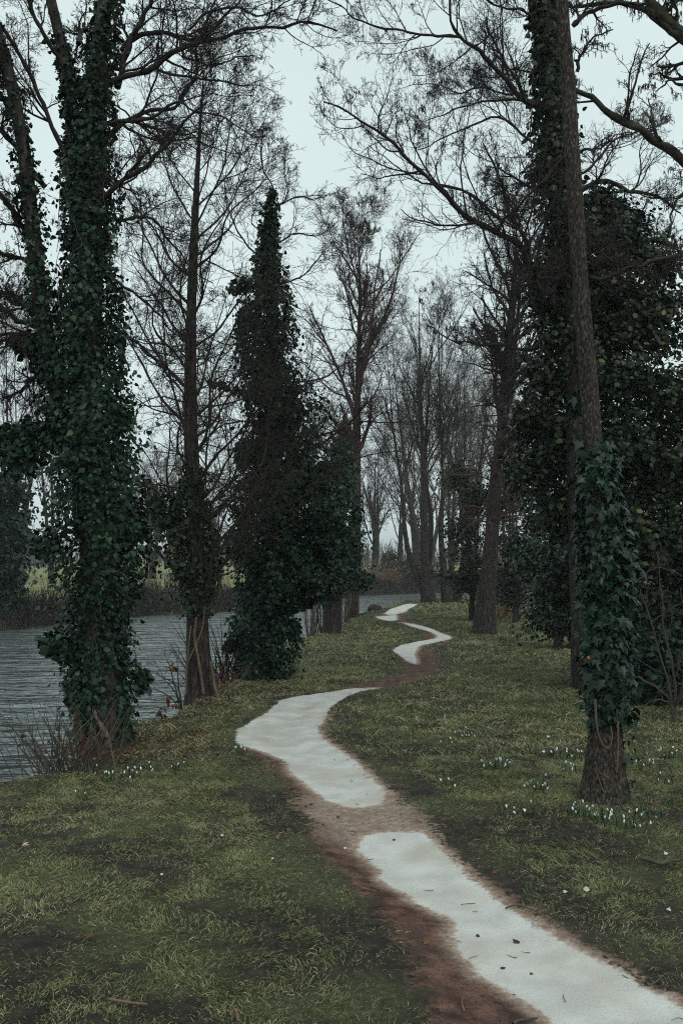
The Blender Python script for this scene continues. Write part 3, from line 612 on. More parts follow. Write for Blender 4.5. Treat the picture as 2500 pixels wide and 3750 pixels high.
# --- T8: big ivy-laden tree, right
t8, Y8 = root('ivy_clad_tree', 2150, 2526, 'huge ivy laden tree filling the right side behind the straight bare trunk')
tr = np.vstack([A(*t8.location), px_path([(2145, 2300), (2130, 2000), (2120, 1700), (2110, 1400), (2080, 1100), (2050, 800), (2030, 500), (2015, 250), (2000, 0), (1990, -300)], Y8)])
stem('trunk', t8, tr, [.2, .18, .17, .16, .15, .14, .13, .12, .1, .08, .04], 60, 14)
k8 = Y8 / FPX
limbs8 = [
 ([(1060, 1440), (950, 1400), (890, 1370), (880, 1290), (850, 1220), (830, 1150), (800, 1110), (740, 1080), (650, 1035), (560, 985), (490, 910), (430, 850), (370, 790), (300, 730), (250, 670), (170, 600), (100, 560), (0, 500), (-80, 470)], .055, .008, -1.2),
 ([(1000, 560), (900, 490), (850, 470), (800, 410), (760, 370), (690, 300), (640, 240), (600, 200), (550, 170), (510, 110), (500, 60), (490, -60)], .042, .012, -.9),
 ([(550, 170), (440, 160), (330, 150), (240, 135), (150, 120), (60, 80), (0, 30), (-80, -10)], .018, .006, -.9),
 ([(1060, 1290), (980, 1280), (900, 1280), (880, 1260)], .03, .026, -1.5),
 ([(860, 1240), (840, 1100), (770, 980), (740, 860), (700, 760), (650, 660)], .03, .008, -1.),
 ([(430, 850), (540, 870), (640, 930), (720, 1000), (800, 1040), (850, 1080)], .02, .01, -1.),
 ([(1020, 700), (880, 660), (740, 540), (640, 560), (540, 600), (430, 660), (350, 690)], .02, .005, -.6),
 ([(1010, 600), (860, 470), (720, 460), (600, 480), (480, 520), (380, 560)], .02, .005, .5),
 ([(850, 420), (760, 430), (640, 410), (520, 420), (420, 380), (300, 390)], .016, .004, .8),
 ([(860, 330), (780, 320), (700, 360), (600, 330)], .014, .004, .8),
 ([(1000, 180), (900, 120), (860, 60), (760, 40), (690, 20), (620, -40)], .024, .008, -.4),
 ([(930, 1560), (860, 1600), (740, 1590), (620, 1575), (500, 1560), (400, 1490)], .022, .006, -.8),
 ([(1040, 1240), (1140, 1250), (1200, 1215), (1260, 1180)], .02, .01, -1.6),
 ([(1060, 820), (1150, 760), (1260, 640), (1380, 600), (1500, 560)], .02, .006, .5),
 ([(1040, 900), (1200, 830), (1330, 880), (1450, 900), (1560, 980)], .04, .01, .5),
 ([(1060, 1300), (1200, 1200), (1350, 1120), (1500, 1080)], .05, .02, .4),
 ([(1080, 1600), (1250, 1450), (1450, 1400), (1600, 1380)], .05, .02, .4),
 ([(1040, 1000), (940, 900), (820, 840), (740, 780), (660, 760)], .024, .006, -.3)]
for k, (pts, r0, r1, dy) in enumerate(limbs8):
    P = px_path(c2(pts), Y8); P[:, 1] += np.linspace(0, dy, len(P)) if k not in (2,) else dy
    # keep the directions after the shift in depth
    P = np.array([at(*px, P[j, 1]) for j, px in enumerate([(1250 + a * .7972, b_ * .7972) for a, b_ in pts])])
    q = 2 if len(pts) > 12 else 1
    lv = [(15 * q, 13, 52, .34 if q == 2 else .5, .14, .08, .5, 5), (8, 9, 44, .6, .18, .05, .6, 4), (5, 6, 42, .65, .22, .02, .7, 3), (3, 4, 42, .65, .25, 0, .8, 3)]
    limb('limb', t8, P, r0, r1, lv, m=M_twig, n=46 if q == 2 else 26, seed=k + 80, catkins=400 if k < 13 else 100, sides=8, tint=.35)
g = Geo()
ivy_on(g, tr[6:], [x * k8 for x in (70, 75, 68, 62, 50)], 5200, .075, seed=31, clump=.55, inner=.3, tintm=.45)
for (bx, by, r, n, dy) in [(2085, 880, 70, 1300, 0), (2030, 1000, 75, 1100, 0), (2010, 640, 60, 700, 0), (2190, 740, 60, 900, .2), (2260, 850, 110, 2200, .3), (2370, 960, 110, 900, .3), (2200, 1050, 130, 2700, .3), (2330, 1180, 130, 2400, .4), (2460, 1180, 110, 650, .4),
                           (2080, 1200, 110, 1800, .1), (1990, 1080, 55, 500, 0), (2020, 1380, 100, 1600, .2), (1960, 1530, 75, 900, .2), (2220, 1350, 150, 3400, .3), (2430, 1430, 140, 1500, .3), (2060, 1620, 130, 2200, .5), (1950, 1720, 80, 1100, .4),
                           (2250, 1650, 170, 4200, .3), (2450, 1700, 150, 3600, .2), (2050, 1850, 120, 2000, .6), (2300, 1950, 170, 4200, .3), (2470, 2000, 140, 3200, .1), (2350, 2230, 150, 3600, .3), (2480, 2330, 120, 2600, .1), (2560, 1500, 140, 1600, 0), (2600, 1900, 140, 1800, 0), (2560, 2200, 140, 1800, 0), (2060, 2120, 90, 1200, .8)]:
    leaf_blob(g, at(bx, by, Y8 + dy), A(r, r * 1.1, r) * k8, int(n * 1.25), .066, tintm=.5, tw=.2)
g.build('ivy', M_ivy_brown, t8, smooth=False)

# --- low bush at the right edge, dark, in front of the big tree's foot
bush('evergreen_bush', 2420, 2570, [(2400, 2470, 70, 1600), (2470, 2420, 80, 1700), (2350, 2380, 60, 1200), (2500, 2530, 70, 1300), (2580, 2450, 80, 1500), (2330, 2500, 45, 800)], 'dark evergreen undergrowth at the right edge behind the bare forked shrub', M_ivy, .07, Y=11, tintm=.2)

# --- T7: the straight alder with the ivy column
t7, Y7 = root('alder_tree', 2215, 2935, 'straight bare trunk with flaking bark above and large lobed ivy leaves climbing its lower half')
tr = np.vstack([A(*t7.location), px_path([(2215, 2750), (2225, 2500), (2205, 2200), (2190, 1900), (2168, 1600), (2150, 1350), (2137, 1200), (2118, 950), (2103, 700), (2090, 520), (2078, 300), (2063, 120), (2057, 0), (2040, -300)], Y7)])
P7, R7 = resample(tr, 420, [.125, .1, .085, .069, .061, .057, .054, .052, .05, .048, .046, .042, .039, .037, .03])
f = np.exp(-np.arange(420) / 14.); R7 = R7 * (1 + .45 * f)
g = Geo(); tubes(g, P7, R7, 60, .5, rough=.13)
V = g.v[0].reshape(420, 60, 3); z = P7[:, 2][:, None]; a = (np.arange(60) / 60 * 2 * PI)[None]   # furrowed bark
fur = np.abs(fbm(np.cos(a) * 6 + 20 + z * 3, np.sin(a) * 6 + z * 6, 9, 4) - .5) * 2
V += (V - P7[:, None]) * ((.5 - fur) * .22)[..., None]; g.v[0] = V.reshape(-1, 3)
g.build('trunk', M_bark_pale, t7)
g = Geo()
Pi = px_path([(2232, 2640), (2215, 2480), (2212, 2300), (2205, 2050), (2195, 1850), (2190, 1690), (2180, 1620)], Y7)
ivy_on(g, Pi, [.11, .145, .155, .16, .14, .115, .08], 3000, .062, 'star', seed=51, clump=.22, inner=.78, tintm=.4, hang=1.4)
ivy_on(g, px_path([(2240, 2900), (2245, 2750), (2238, 2600)], Y7), [.13, .13, .13], 130, .05, 'star', seed=52, clump=.2, inner=.9, tintm=.3, hang=1.4)
ivy_on(g, px_path([(2120, 1620), (2125, 1450), (2115, 1400)], Y7 + .05), [.05, .05, .03], 40, .07, 'star', seed=53, clump=.2, inner=.7, hang=1.4)
g.build('ivy', M_ivy_star, t7, smooth=False)
for q, r0 in (([(2178, 2560), (2180, 2640), (2190, 2690), (2205, 2725), (2225, 2742)], .008), ([(2235, 2660), (2238, 2700), (2228, 2742)], .005), ([(2178, 2790), (2195, 2830), (2230, 2850)], .004), ([(2258, 2600), (2262, 2720), (2258, 2830)], .007), ([(2180, 2820), (2200, 2880), (2215, 2910)], .004)):
    g = Geo(); tubes(g, resample(wobble(px_path(q, Y7 - .16), .008, r0 * 999), 20), np.linspace(r0, r0 * .8, 20), 6, .8); g.build('ivy_stem', M_vine, t7)
for k, (pts, r0, r1) in enumerate([([(1140, 1245), (1180, 1225), (1220, 1215), (1265, 1180), (1300, 1160)], .016, .006), ([(1140, 1275), (1220, 1275), (1330, 1235), (1440, 1200), (1560, 1165), (1640, 1150)], .016, .01),
        ([(1060, 120), (1120, 60), (1200, 30), (1300, 20), (1400, 30)], .018, .01), ([(1080, 330), (1100, 250), (1150, 180), (1240, 140)], .012, .004), ([(1100, 700), (1180, 680), (1240, 640), (1300, 600)], .01, .003), ([(1070, 1290), (1000, 1230), (930, 1170), (900, 1100)], .009, .003)]):
    limb('limb', t7, px_path(c2(pts), Y7), r0, r1, [(12, 7, 46, .34, .22, .04, .55, 4), (7, 5, 46, .5, .26, .02, .65, 3), (4, 4, 44, .5, .3, 0, .8, 3)], m=M_twig, n=24, seed=k + 140, catkins=60)
g = Geo(); o_ = place_leaves(g, A([*at(2152, 2402, Y7 - .2)]), A([0, -1, .2]), A([.3, 0, -1]), np.array([.024]), np.array([.9]), 'heart')
tag(g.build('dead_leaf', mat('orange_leaf', (.4, .07, .025), (.45, .09, .03), None, 20, .6)), 'single orange dead leaf caught on the lobed ivy of the straight trunk', 'leaf')

# --- T9: tree outside the right edge whose limbs reach in
t9 = empty('overhanging_tree', (4.6, 8.5, -.02), 'mossy limbed bare tree reaching in from beyond the upper right edge', 'tree')
stem('trunk', t9, np.array([[4.6, 8.5, -.02], [4.6, 8.5, 2.2], [4.5, 8.4, 4.4], [4.3, 8.2, 6.4], [4.0, 8.1, 8.0]]), [.26, .22, .2, .16, .08], 40, 16, M_moss_bark)
for k, (pts, r0, r1) in enumerate([([(1900, 480), (1700, 330), (1568, 160), (1490, 100), (1420, 10), (1350, -90)], .062, .04), ([(1900, 960), (1700, 840), (1568, 740), (1480, 670), (1400, 615), (1280, 550), (1200, 495), (1140, 440), (1080, 410), (1000, 330)], .05, .014),
        ([(1700, 310), (1560, 180), (1440, 90), (1380, 45), (1290, 5), (1180, 15), (1060, 30), (1000, 30)], .035, .01), ([(1900, 1060), (1720, 1110), (1568, 1160), (1500, 1190), (1400, 1200)], .04, .016),
        ([(1800, 600), (1680, 470), (1568, 400), (1500, 380), (1440, 420)], .02, .005), ([(1780, 700), (1600, 860), (1520, 950), (1500, 1080)], .016, .006), ([(1420, 60), (1500, 40), (1568, -20)], .02, .01)]):
    limb('limb', t9, px_path(c2(pts), 8.1), r0, r1, [(9, 11, 48, .36, .15, .03, .45, 4), (7, 8, 44, .55, .2, .02, .6, 3), (5, 5, 42, .6, .24, 0, .7, 3), (3, 3, 42, .6, .3, 0, .8, 3)], m=M_moss_bark, n=30, seed=k + 170, catkins=120, tint=.5)

# --- bare forked shrub at the right edge
t, Ys = root('bare_shrub', 2462, 2632, 'pale bare shrub with thin forked stems at the right edge', 'shrub')
p0 = A(*t.location)
for k, pts in enumerate([[(2462, 2600), (2450, 2520), (2420, 2420), (2380, 2280), (2330, 2130), (2290, 1960)], [(2465, 2600), (2470, 2500), (2440, 2330), (2420, 2180), (2400, 2020)], [(2470, 2600), (2500, 2480), (2510, 2330), (2490, 2150)],
                         [(2455, 2570), (2400, 2520), (2330, 2480), (2290, 2470)], [(2460, 2590), (2400, 2560), (2340, 2590)], [(2475, 2580), (2540, 2480), (2560, 2300)], [(2380, 2280), (2430, 2250), (2500, 2200)], [(2330, 2130), (2400, 2080), (2480, 2100), (2540, 2160)]]):
    P = px_path(pts, Ys); 
    if k < 6: P = np.vstack([p0, P])
    limb('stem', t, P, .016 if k < 6 else .006, .004, [(7, 6, 40, .3, .15, .05, .5, 4), (4, 5, 40, .5, .2, .02, .6, 3), (2, 3, 40, .5, .2, 0, .8, 3)], m=M_twig_pale, n=22, seed=k + 200, sides=6, tint=.55)

# ---------------------------------------------------------------- trees and hedge across the river
def copy_tree(o, loc, rz, sc, label, group):
    c = o.copy(); COL.objects.link(c); c.location = loc; c.rotation_euler = (0, 0, rz); c.scale = (sc, sc, sc); c['label'] = label; c['group'] = group
    for ch in o.children:
        d = ch.copy(); COL.objects.link(d); d.parent = c
    return c
LB = 'leafless reddish brown tree in the far line beyond the river'
GB = 'bare trees beyond the river'
GAPS = [(120, 'distant leafless tree behind the left edge'), (500, 'distant leafless tree far behind the left ivy tree'), (740, 'distant leafless tree between left ivy tree and brown trunk'),
        (960, 'distant leafless tree between brown trunk and ivy spire'), (1260, 'distant leafless tree behind the right side of the ivy spire'), (1500, 'distant leafless tree just left of the forked tree'),
        (1620, 'distant pale tall tree behind the forked tree'), (1790, 'distant leafless tree left of the leaning dark tree'), (2120, 'distant leafless tree behind the dark thickets'), (9999, 'distant leafless tree behind the huge ivy mass')]
protos = [bare_tree('distant_tree', px, 2078, Ht, LB, Y=Yd, stems=s_, n1=28, spread=.3, low=.12, r=.2, group=GB, levels=LFAR, m=m_, fine=.0045)
          for px, Ht, Yd, s_, m_ in ((60, 17, 62, 2, M_twig_red), (560, 9, 74, 2, M_twig_red), (1560, 19, 78, 3, M_twig_pale))]
FARS = [(x_, [l_ for q_, l_ in GAPS if x_ < q_][0], o_) for x_, o_ in zip((60, 560, 1560), protos)]
for k, (px, Yd, p, sc) in enumerate([(-150, 60, 0, 1.0), (190, 70, 0, .85), (330, 90, 1, 1.1), (430, 80, 1, .9), (640, 88, 1, 1.1), (780, 80, 1, .9), (900, 85, 0, .6), (1010, 95, 1, 1.2), (1150, 90, 0, .8),
        (1375, 84, 1, 1.25), (1530, 86, 1, 1.4), (1650, 84, 2, .9), (1730, 90, 1, 1.5), (1460, 92, 0, .85), (1700, 96, 0, 1.0), (1860, 90, 0, .95), (1960, 86, 2, .8), (2080, 90, 0, .9), (2250, 88, 1, 1.3), (2400, 92, 0, .8), (2600, 90, 0, .9), (-350, 75, 0, 1.)]):
    q = at(px, 2050, Yd); lb = [l_ for x_, l_ in GAPS if px < x_][0]
    c_ = copy_tree(protos[p], (q[0], q[1], -.1), k * 1.3, sc, lb, GB); FARS.append((px, lb, c_))
for x_, l_ in GAPS:
    fs = sorted([f for f in FARS if f[1] == l_], key=lambda f: f[0]); n = len(fs)
    for k, f in enumerate(fs):
        f[2]['label'] = l_ + ('' if n == 1 else ', left one of two' if (n, k) == (2, 0) else ', right one of two' if n == 2 else ', leftmost there' if k == 0 else ', rightmost there' if k == n - 1 else ', the middle one' if n == 3 else ', %s from the left' % ('second', 'third', 'fourth', 'fifth')[k - 1])
# dark trees close to the far bank, left edge
bush('evergreen_bush', 30, 2190, [(0, 2080, 90, 2600), (20, 1950, 90, 2200), (-60, 1900, 140, 2200), (30, 1800, 90, 1600), (-60, 2200, 130, 2600), (20, 2230, 80, 1800), (0, 1650, 90, 1200)], 'large black green evergreen on the far bank at the left edge', M_ivy, .16, Y=35, tintm=.02)
bush('evergreen_bush', 1450, 2165, [(1440, 2110, 50, 1400), (1490, 2100, 50, 1400), (1420, 2060, 35, 700), (1530, 2080, 45, 900), (1590, 2110, 50, 900)], 'dark rounded evergreen on the far bank beyond the path end', M_ivy_brown, .2, Y=72, tintm=.25)
# brushy far bank: nobody could count its stems
g = Geo(); n = 15000
seg = np.array([(-30., 26.5)] + [tuple(p) for p in farw[::-1]] + [(30, 80.), (60, 92.)])
dl = np.r_[0, np.cumsum(np.linalg.norm(np.diff(seg, axis=0), axis=1))]; u = rng.random(n) * dl[-1]
bx = np.interp(u, dl, seg[:, 0]); by = np.interp(u, dl, seg[:, 1]) + rng.uniform(-.2, 2.6, n)
bz = H(bx, by); ok = bz > -1.2; bx, by, bz = bx[ok], by[ok], bz[ok]; n = len(bx)
hh = rng.uniform(.2, .8, n) * (0.2 + 2.0 * fbm(bx * .35, by * .35, 3, 3) ** 1.5); d = rng.normal(size=(n, 3)) * .3; d[:, 2] = np.abs(d[:, 2]) + .7
p = np.stack([bx, by, bz], 1); q = np.stack([p, p + d * hh[:, None] * .5 + rng.normal(size=(n, 3)) * .04, p + d * hh[:, None] + rng.normal(size=(n, 3)) * .15 * A(1, 1, -.4)], 1)
tubes(g, q, np.tile([.02, .014, .006], (n, 1)), 3, rng.random(n) ** 2)
tag(g.build('bank_scrub', M_twig), 'brown tangled scrub along the far bank of the river', 'scrub', kind='stuff')
# distant wood on the skyline
g = Geo(); n = 2600
a = rng.uniform(-.75, .75, n); dd = rng.uniform(150, 260, n); bx = np.sin(a) * dd; by = np.cos(a) * dd; hh = (1.5 + 7 * fbm(a * 14, dd * .01, 4, 3)) * rng.uniform(.6, 1, n)
q = np.stack([bx, by, 0 * bx - .2], 1)[:, None] + np.linspace(0, 1, 4)[None, :, None] * (np.stack([rng.normal(size=n) * .6, rng.normal(size=n) * .6, hh], 1)[:, None])
R_ = np.tile([.16, .12, .08, .04], (n, 1)); tubes(g, q, R_, 3, .6)
C_, Rc = grow(q, R_, 7, 4, 45, .45, .2, .05, .6, tmin=.2, rmin=.035); tubes(g, C_, Rc, 3, .8)
tag(g.build('distant_wood', M_twig_red), 'low blurred brown wood along the skyline beyond the meadow', 'wood', kind='stuff')
# pale reeds, far bank, beyond the water in the middle
def reed_clump(name, x, y, n, h, spread, label, m, leafy=0, group=None, cat='reeds'):
    t = empty(name, (x, y, hz(x, y) - .02), label, cat, group); g = Geo(); p0 = A(*t.location)
    st = p0 + np.stack([rng.normal(size=n) * spread * .5, rng.normal(size=n) * spread * .3, np.zeros(n)], 1)
    tip = st + np.stack([rng.normal(size=n) * spread * .8, rng.normal(size=n) * spread * .5, h * rng.uniform(.5, 1.1, n)], 1)
    mid = st * .5 + tip * .5 + rng.normal(size=(n, 3)) * h * .05
    tubes(g, np.stack([st, mid, tip], 1), np.tile([h * .006 + .001, h * .005 + .001, .001], (n, 1)), 4, rng.random(n))
    g.build('stems', m, t)
    if leafy:
        g = Geo(); c = st[rng.integers(0, n, leafy)] * .5 + tip[rng.integers(0, n, leafy)] * .5
        place_leaves(g, c, rng.normal(size=(leafy, 3)), A(0, 0, -1) + .4 * rng.normal(size=(leafy, 3)), min(h, .8) * .05 * rng.uniform(.5, 1.4, leafy), rng.random(leafy)); g.build('leaves', M_dead, t, smooth=False)
    return t
x, y = at(1368, 2170, 66.5)[:2]; reed_clump('reed_clump', x, y, 160, 1.6, 1.4, 'pale straw coloured reeds on the far bank above the bright water', M_reed)
x, y = at(1435, 2170, 67)[:2]; reed_clump('reed_clump', x, y, 90, 1.3, .8, 'orange brown reed tuft on the far bank beside the pale reeds', M_dead)
x, y = gp(1852, 2268); reed_clump('red_stemmed_shrub', x, y, 70, .75, .5, 'low rusty red twiggy shrub in the grass right of the leaning dark tree', M_dead, 20, cat='shrub')
x, y = gp(1885, 2215); reed_clump('dry_grass_tuft', x, y, 160, .8, .6, 'pale dry weed clump in the gap left of the evergreen bush', M_reed, 10, cat='weeds')
x, y = gp(1685, 2180); reed_clump('red_stemmed_shrub', x, y, 60, .9, .6, 'far off rusty shrub behind the short leaning trunk', M_dead, 20, cat='shrub')
x, y = gp(275, 2812); reed_clump('dead_weed_clump', x, y, 60, .6, .3, 'dead brown weeds with hanging russet leaves at the bank left of the ivy tree', M_twig_pale, 60, cat='weeds')
x, y = gp(225, 2815); reed_clump('dead_weed_clump', x, y, 26, .62, .4, 'sparse thin dead stalks over the water nearest the left edge', M_twig_pale, 0, cat='weeds')
x, y = gp(320, 2775); reed_clump('dead_weed_clump', x, y, 26, .5, .16, 'small russet weed tuft tight against the foot of the ivy tree', M_dead, 40, cat='weeds')
x, y = gp(775, 2535); reed_clump('dead_weed_clump', x, y, 50, .4, .3, 'brown bramble tuft against the right foot of the straight brown trunk', M_dead, 40, cat='weeds')
x, y = gp(820, 2500); reed_clump('reed_clump', x, y + .2, 70, 1.0, .35, 'thin upright dark reeds between the brown trunk and the ivy spire', M_twig)
t = empty('bare_shrub', (*gp(668, 2590), hz(*gp(668, 2590)) - .03), 'small leaning shrub with a few dead leaves over the water left of the brown trunk', 'shrub'); p0 = A(*t.location)
for k, pts in enumerate([[(640, 2540), (600, 2480), (560, 2420)], [(650, 2530), (620, 2440), (600, 2380)], [(630, 2560), (580, 2530), (530, 2500)], [(655, 2500), (650, 2420), (640, 2380)], [(660, 2540), (630, 2500), (570, 2460)]]):
    limb('stem', t, np.vstack([p0, px_path(pts, p0[1])]), .008, .002, [(6, 5, 40, .4, .15, .02, .5, 3), (3, 3, 40, .5, .2, 0, .7, 3)], n=14, seed=k + 230, sides=4)
g = Geo(); cc = np.array([at(a, b_, p0[1]) for a, b_ in [(625, 2435), (628, 2450), (620, 2565), (598, 2600), (585, 2610), (640, 2580), (600, 2620)]] * 4) + rng.normal(size=(28, 3)) * .02
place_leaves(g, cc, rng.normal(size=(28, 3)), A(0, 0, -1) + .4 * rng.normal(size=(28, 3)), rng.uniform(.04, .08, 28), rng.random(28)); g.build('leaves', M_dead, t, smooth=False)

# ---------------------------------------------------------------- grass
def grass_blades(g, n, y0, y1, L, wd, flat=.5, tint_add=0., mudd=.0, straw=False):
    yy = np.sqrt(rng.random(n) * (y1 * y1 - y0 * y0) + y0 * y0); xx = rng.uniform(-1, 1, n) * (yy * .46 + 1.)
    r = sd_river(xx, yy); k = r < .12; xx, yy, r = xx[k], yy[k], r[k]
    s = sd_any(xx, yy, sand_polys); m_ = np.maximum(s - .1, sd_any(xx, yy, mud_polys))
    dens = np.clip(.25 + 1.5 * fbm(xx * 1.6, yy * 1.6, 12, 3) - .25 + .7 * (vn(xx * 9, yy * 9, 14) - .5), .3, 1)
    lush = sstep(6, 12, yy) * .35; dens = np.clip(dens + lush, 0, 1)
    edge = m_ - .03 + .34 * (fbm(xx * 3, yy * 3, 15, 3) - .5)
    prob = dens * sstep(.03, -.12, edge) + .05 * (m_ >= -.02) * (s < -.08) * (vn(xx * 4, yy * 4, 16) > .6)
    k = (rng.random(len(xx)) < prob) & (s < -.02); xx, yy, r, m_ = xx[k], yy[k], r[k], m_[k]
    n = len(xx); z = H(xx, yy, r, m_)
    tuft = np.stack([vn(xx * 7, yy * 7, 21) - .5, vn(xx * 7, yy * 7, 22) - .5], 1) * 3
    a = rng.normal(size=(n, 2)) * .8 + tuft; a /= np.linalg.norm(a, axis=1, keepdims=True) + 1e-6
    up = rng.uniform(.15, 1.0, n) * (1 - flat) + .12; h = L * rng.uniform(.15, 1.2, n) ** 1.3 * 1.25 * (.6 + .9 * fbm(xx * 2.5, yy * 2.5, 25, 2))
    d = np.stack([a[:, 0], a[:, 1], up * 1.2], 1); d = nrm(d); side = nrm(np.cross(d, A(0, 0, 1) + .8 * rng.normal(size=(n, 3))))
    w_ = (wd * rng.uniform(.6, 1.3, n))[:, None]; b_ = np.stack([xx, yy, z - .004], 1)
    mid = b_ + d * h[:, None] * .55 + A(0, 0, 1) * h[:, None] * .1; tip = b_ + d * h[:, None] + A(0, 0, -1) * (h * rng.uniform(0, .22, n))[:, None] + side * (h * rng.normal(size=n) * .16)[:, None]
    V = np.stack([b_ - side * w_ * .5, b_ + side * w_ * .5, mid + side * w_ * .45, mid - side * w_ * .45, tip], 1)
    i = (np.arange(n) * 5)[:, None]
    base = .35 + .45 * (fbm(xx * .9, yy * .9, 30, 3) - .5) + .35 * (fbm(xx * 5, yy * 5, 31, 2) - .5)
    tint = np.clip(base + .17 * rng.normal(size=n) + (rng.random(n) < .12) * .45 + tint_add, 0, 1) if not straw else rng.uniform(.75, 1, n)
    off = g.n; g.add(V.reshape(-1, 3), i + np.array([[0, 1, 2, 3]]), np.repeat(tint, 5)); g.f.setdefault(3, []).append(off + i + np.array([[3, 2, 4]]))
g = Geo()
grass_blades(g, 760000, 2.4, 8, .028, .0023, .45)
grass_blades(g, 330000, 8, 15, .045, .0042, .35)
grass_blades(g, 260000, 15, 28, .055, .008, .3)
grass_blades(g, 140000, 28, 48, .08, .016, .3)
grass_blades(g, 22000, 2.4, 9, .05, .002, .85, straw=True)
grass_blades(g, 30000, 9, 20, .08, .005, .7, straw=True)
tag(g.build('grass', M_grass, smooth=False), 'short matted olive winter grass on both sides of the path', 'grass', kind='stuff')

# litter round the feet of the trees on the bank
g = Geo(); n = 2600
xx = np.r_[rng.normal(gp(560, 2680)[0], .55, n // 2), rng.normal(gp(430, 2730)[0], .5, n // 4), rng.normal(gp(760, 2550)[0], .5, n // 4)]; yy = np.r_[rng.normal(9.2, .6, n // 2), rng.normal(8.4, .4, n // 4), rng.normal(11.2, .5, n // 4)]
k = (sd_river(xx, yy) < .1) & (sd_any(xx, yy, sand_polys) < -.15); xx, yy = xx[k], yy[k]; zz = H(xx, yy) + .012; n = len(xx)
place_leaves(g, np.stack([xx, yy, zz], 1), A(0, 0, 1) + .5 * rng.normal(size=(n, 3)), rng.normal(size=(n, 3)), rng.uniform(.012, .03, n), rng.random(n) ** 2)
xx = rng.uniform(-3, 3.2, 700); yy = rng.uniform(3, 14, 700); k = (sd_river(xx, yy) < -.1) & (sd_any(xx, yy, sand_polys) < -.1); xx, yy = xx[k], yy[k]; n = len(xx)
place_leaves(g, np.stack([xx, yy, H(xx, yy) + .02], 1), A(0, 0, 1) + .4 * rng.normal(size=(n, 3)), rng.normal(size=(n, 3)), rng.uniform(.01, .03, n), rng.random(n) ** 1.5)
tag(g.build('leaf_litter', M_dead, smooth=False), 'scattered brown leaf litter on the grass and round the bank trees', 'leaf litter', kind='stuff')
g = Geo(); n = 2200
xx = rng.uniform(-4, 4, n); yy = rng.uniform(2.8, 14, n); m_ = sd_any(xx, yy, mud_polys); k = (sd_river(xx, yy) < -.1) & (rng.random(n) < np.where(m_ > -.1, .6, .35)); xx, yy = xx[k], yy[k]; n = len(xx)
s_ = sd_any(xx, yy, sand_polys); k = (s_ < .03) | (rng.random(n) < .35); xx, yy = xx[k], yy[k]; n = len(xx)
b_ = np.stack([xx, yy, H(xx, yy) + .014], 1); a = rng.random(n) * 2 * PI; L = rng.uniform(.015, .09, n)[:, None]; d = np.stack([np.cos(a), np.sin(a), 0 * a], 1)
q = np.stack([b_, b_ + d * L * .5 + rng.normal(size=(n, 3)) * .004, b_ + d * L], 1); tubes(g, q, np.tile([.0016, .0016, .0009], (n, 1)), 4, rng.random(n))
tag(g.build('twig_litter', M_twig_pale), 'tiny broken twigs and straws strewn over soil and path', 'twig litter', kind='stuff')

# ---------------------------------------------------------------- snowdrops
def blossom_mesh():
    g = Geo(); prof = [(.0, .001), (-.004, .004), (-.012, .0065), (-.02, .0055), (-.026, .001)]
    V = np.array([[r * math.cos(a), r * math.sin(a), z] for z, r in prof for a in np.arange(7) / 7 * 2 * PI])
    F = [[k * 7 + j, k * 7 + (j + 1) % 7, (k + 1) * 7 + (j + 1) % 7, (k + 1) * 7 + j] for k in range(4) for j in range(7)]
    g.add(V, np.array(F)); return g
bl0 = None
class bl_anchor: location = (0, 0, 0)
GS = 'snowdrop clumps in the grass'
snow = [  # px, py, flowers, spread, label
 (355, 2818, 4, .09, 'small snowdrop clump nearest the left ivy tree foot, low on the bank'), (398, 2842, 4, .08, 'snowdrop clump second from the left in the row below the ivy tree'), (482, 2828, 11, .09, 'fullest snowdrop clump on the left bank below the ivy tree'), (562, 2806, 6, .07, 'upright snowdrop clump just right of the fullest left one'),
 (650, 2800, 5, .07, 'rightmost snowdrop clump of the left bank row'), (308, 2905, 2, .04, 'pair of snowdrops in the grass lowest on the left bank'), (885, 2752, 4, .07, 'faint snowdrop clump at the left tip of the wide pale bend'),
 (1728, 2698, 9, .12, 'snowdrop clump highest on the slope right of the path'), (1645, 2728, 4, .07, 'sparse snowdrop clump left of the highest one on the right slope'), (1815, 2825, 16, .15, 'broad snowdrop clump on the right slope midway to the straight trunk'),
 (1652, 2885, 6, .09, 'small snowdrop clump closest to the path on the right slope'), (1965, 2898, 13, .13, 'dense snowdrop clump below left of the straight trunk'), (2025, 2775, 7, .11, 'snowdrops high left of the straight trunk'), (2088, 2785, 11, .1, 'leafy snowdrop clump touching the left side of the straight trunk'),
 (2085, 2830, 8, .09, 'lower snowdrop clump against the left foot of the straight trunk'), (2375, 2820, 9, .12, 'snowdrop clump just right of the straight trunk'), (2475, 2775, 14, .16, 'tallest spread of snowdrops at the right edge'), (2440, 2865, 4, .1, 'few scattered snowdrops below the right edge spread'),
 (2105, 2990, 7, .08, 'tight snowdrop clump below the straight trunk, left in its row'), (2195, 3000, 17, .13, 'large snowdrop clump directly in front of the straight trunk'), (2310, 3030, 12, .11, 'bright snowdrop clump right in front of the straight trunk row'), (2360, 2995, 7, .12, 'loose snowdrop clump right end of the row before the straight trunk'),
 (1938, 2990, 5, .08, 'small leafy snowdrop clump left of the row before the trunk'), (1842, 2985, 3, .05, 'lone pair of snowdrop buds amid straw mid slope on the right'), (985, 2485, 5, .1, 'snowdrops at the foot of the ivy spire left'), (1040, 2478, 6, .1, 'snowdrops at the foot of the ivy spire right'), (2290, 2800, 3, .06, 'snowdrop tuft touching the right foot of the straight trunk')]
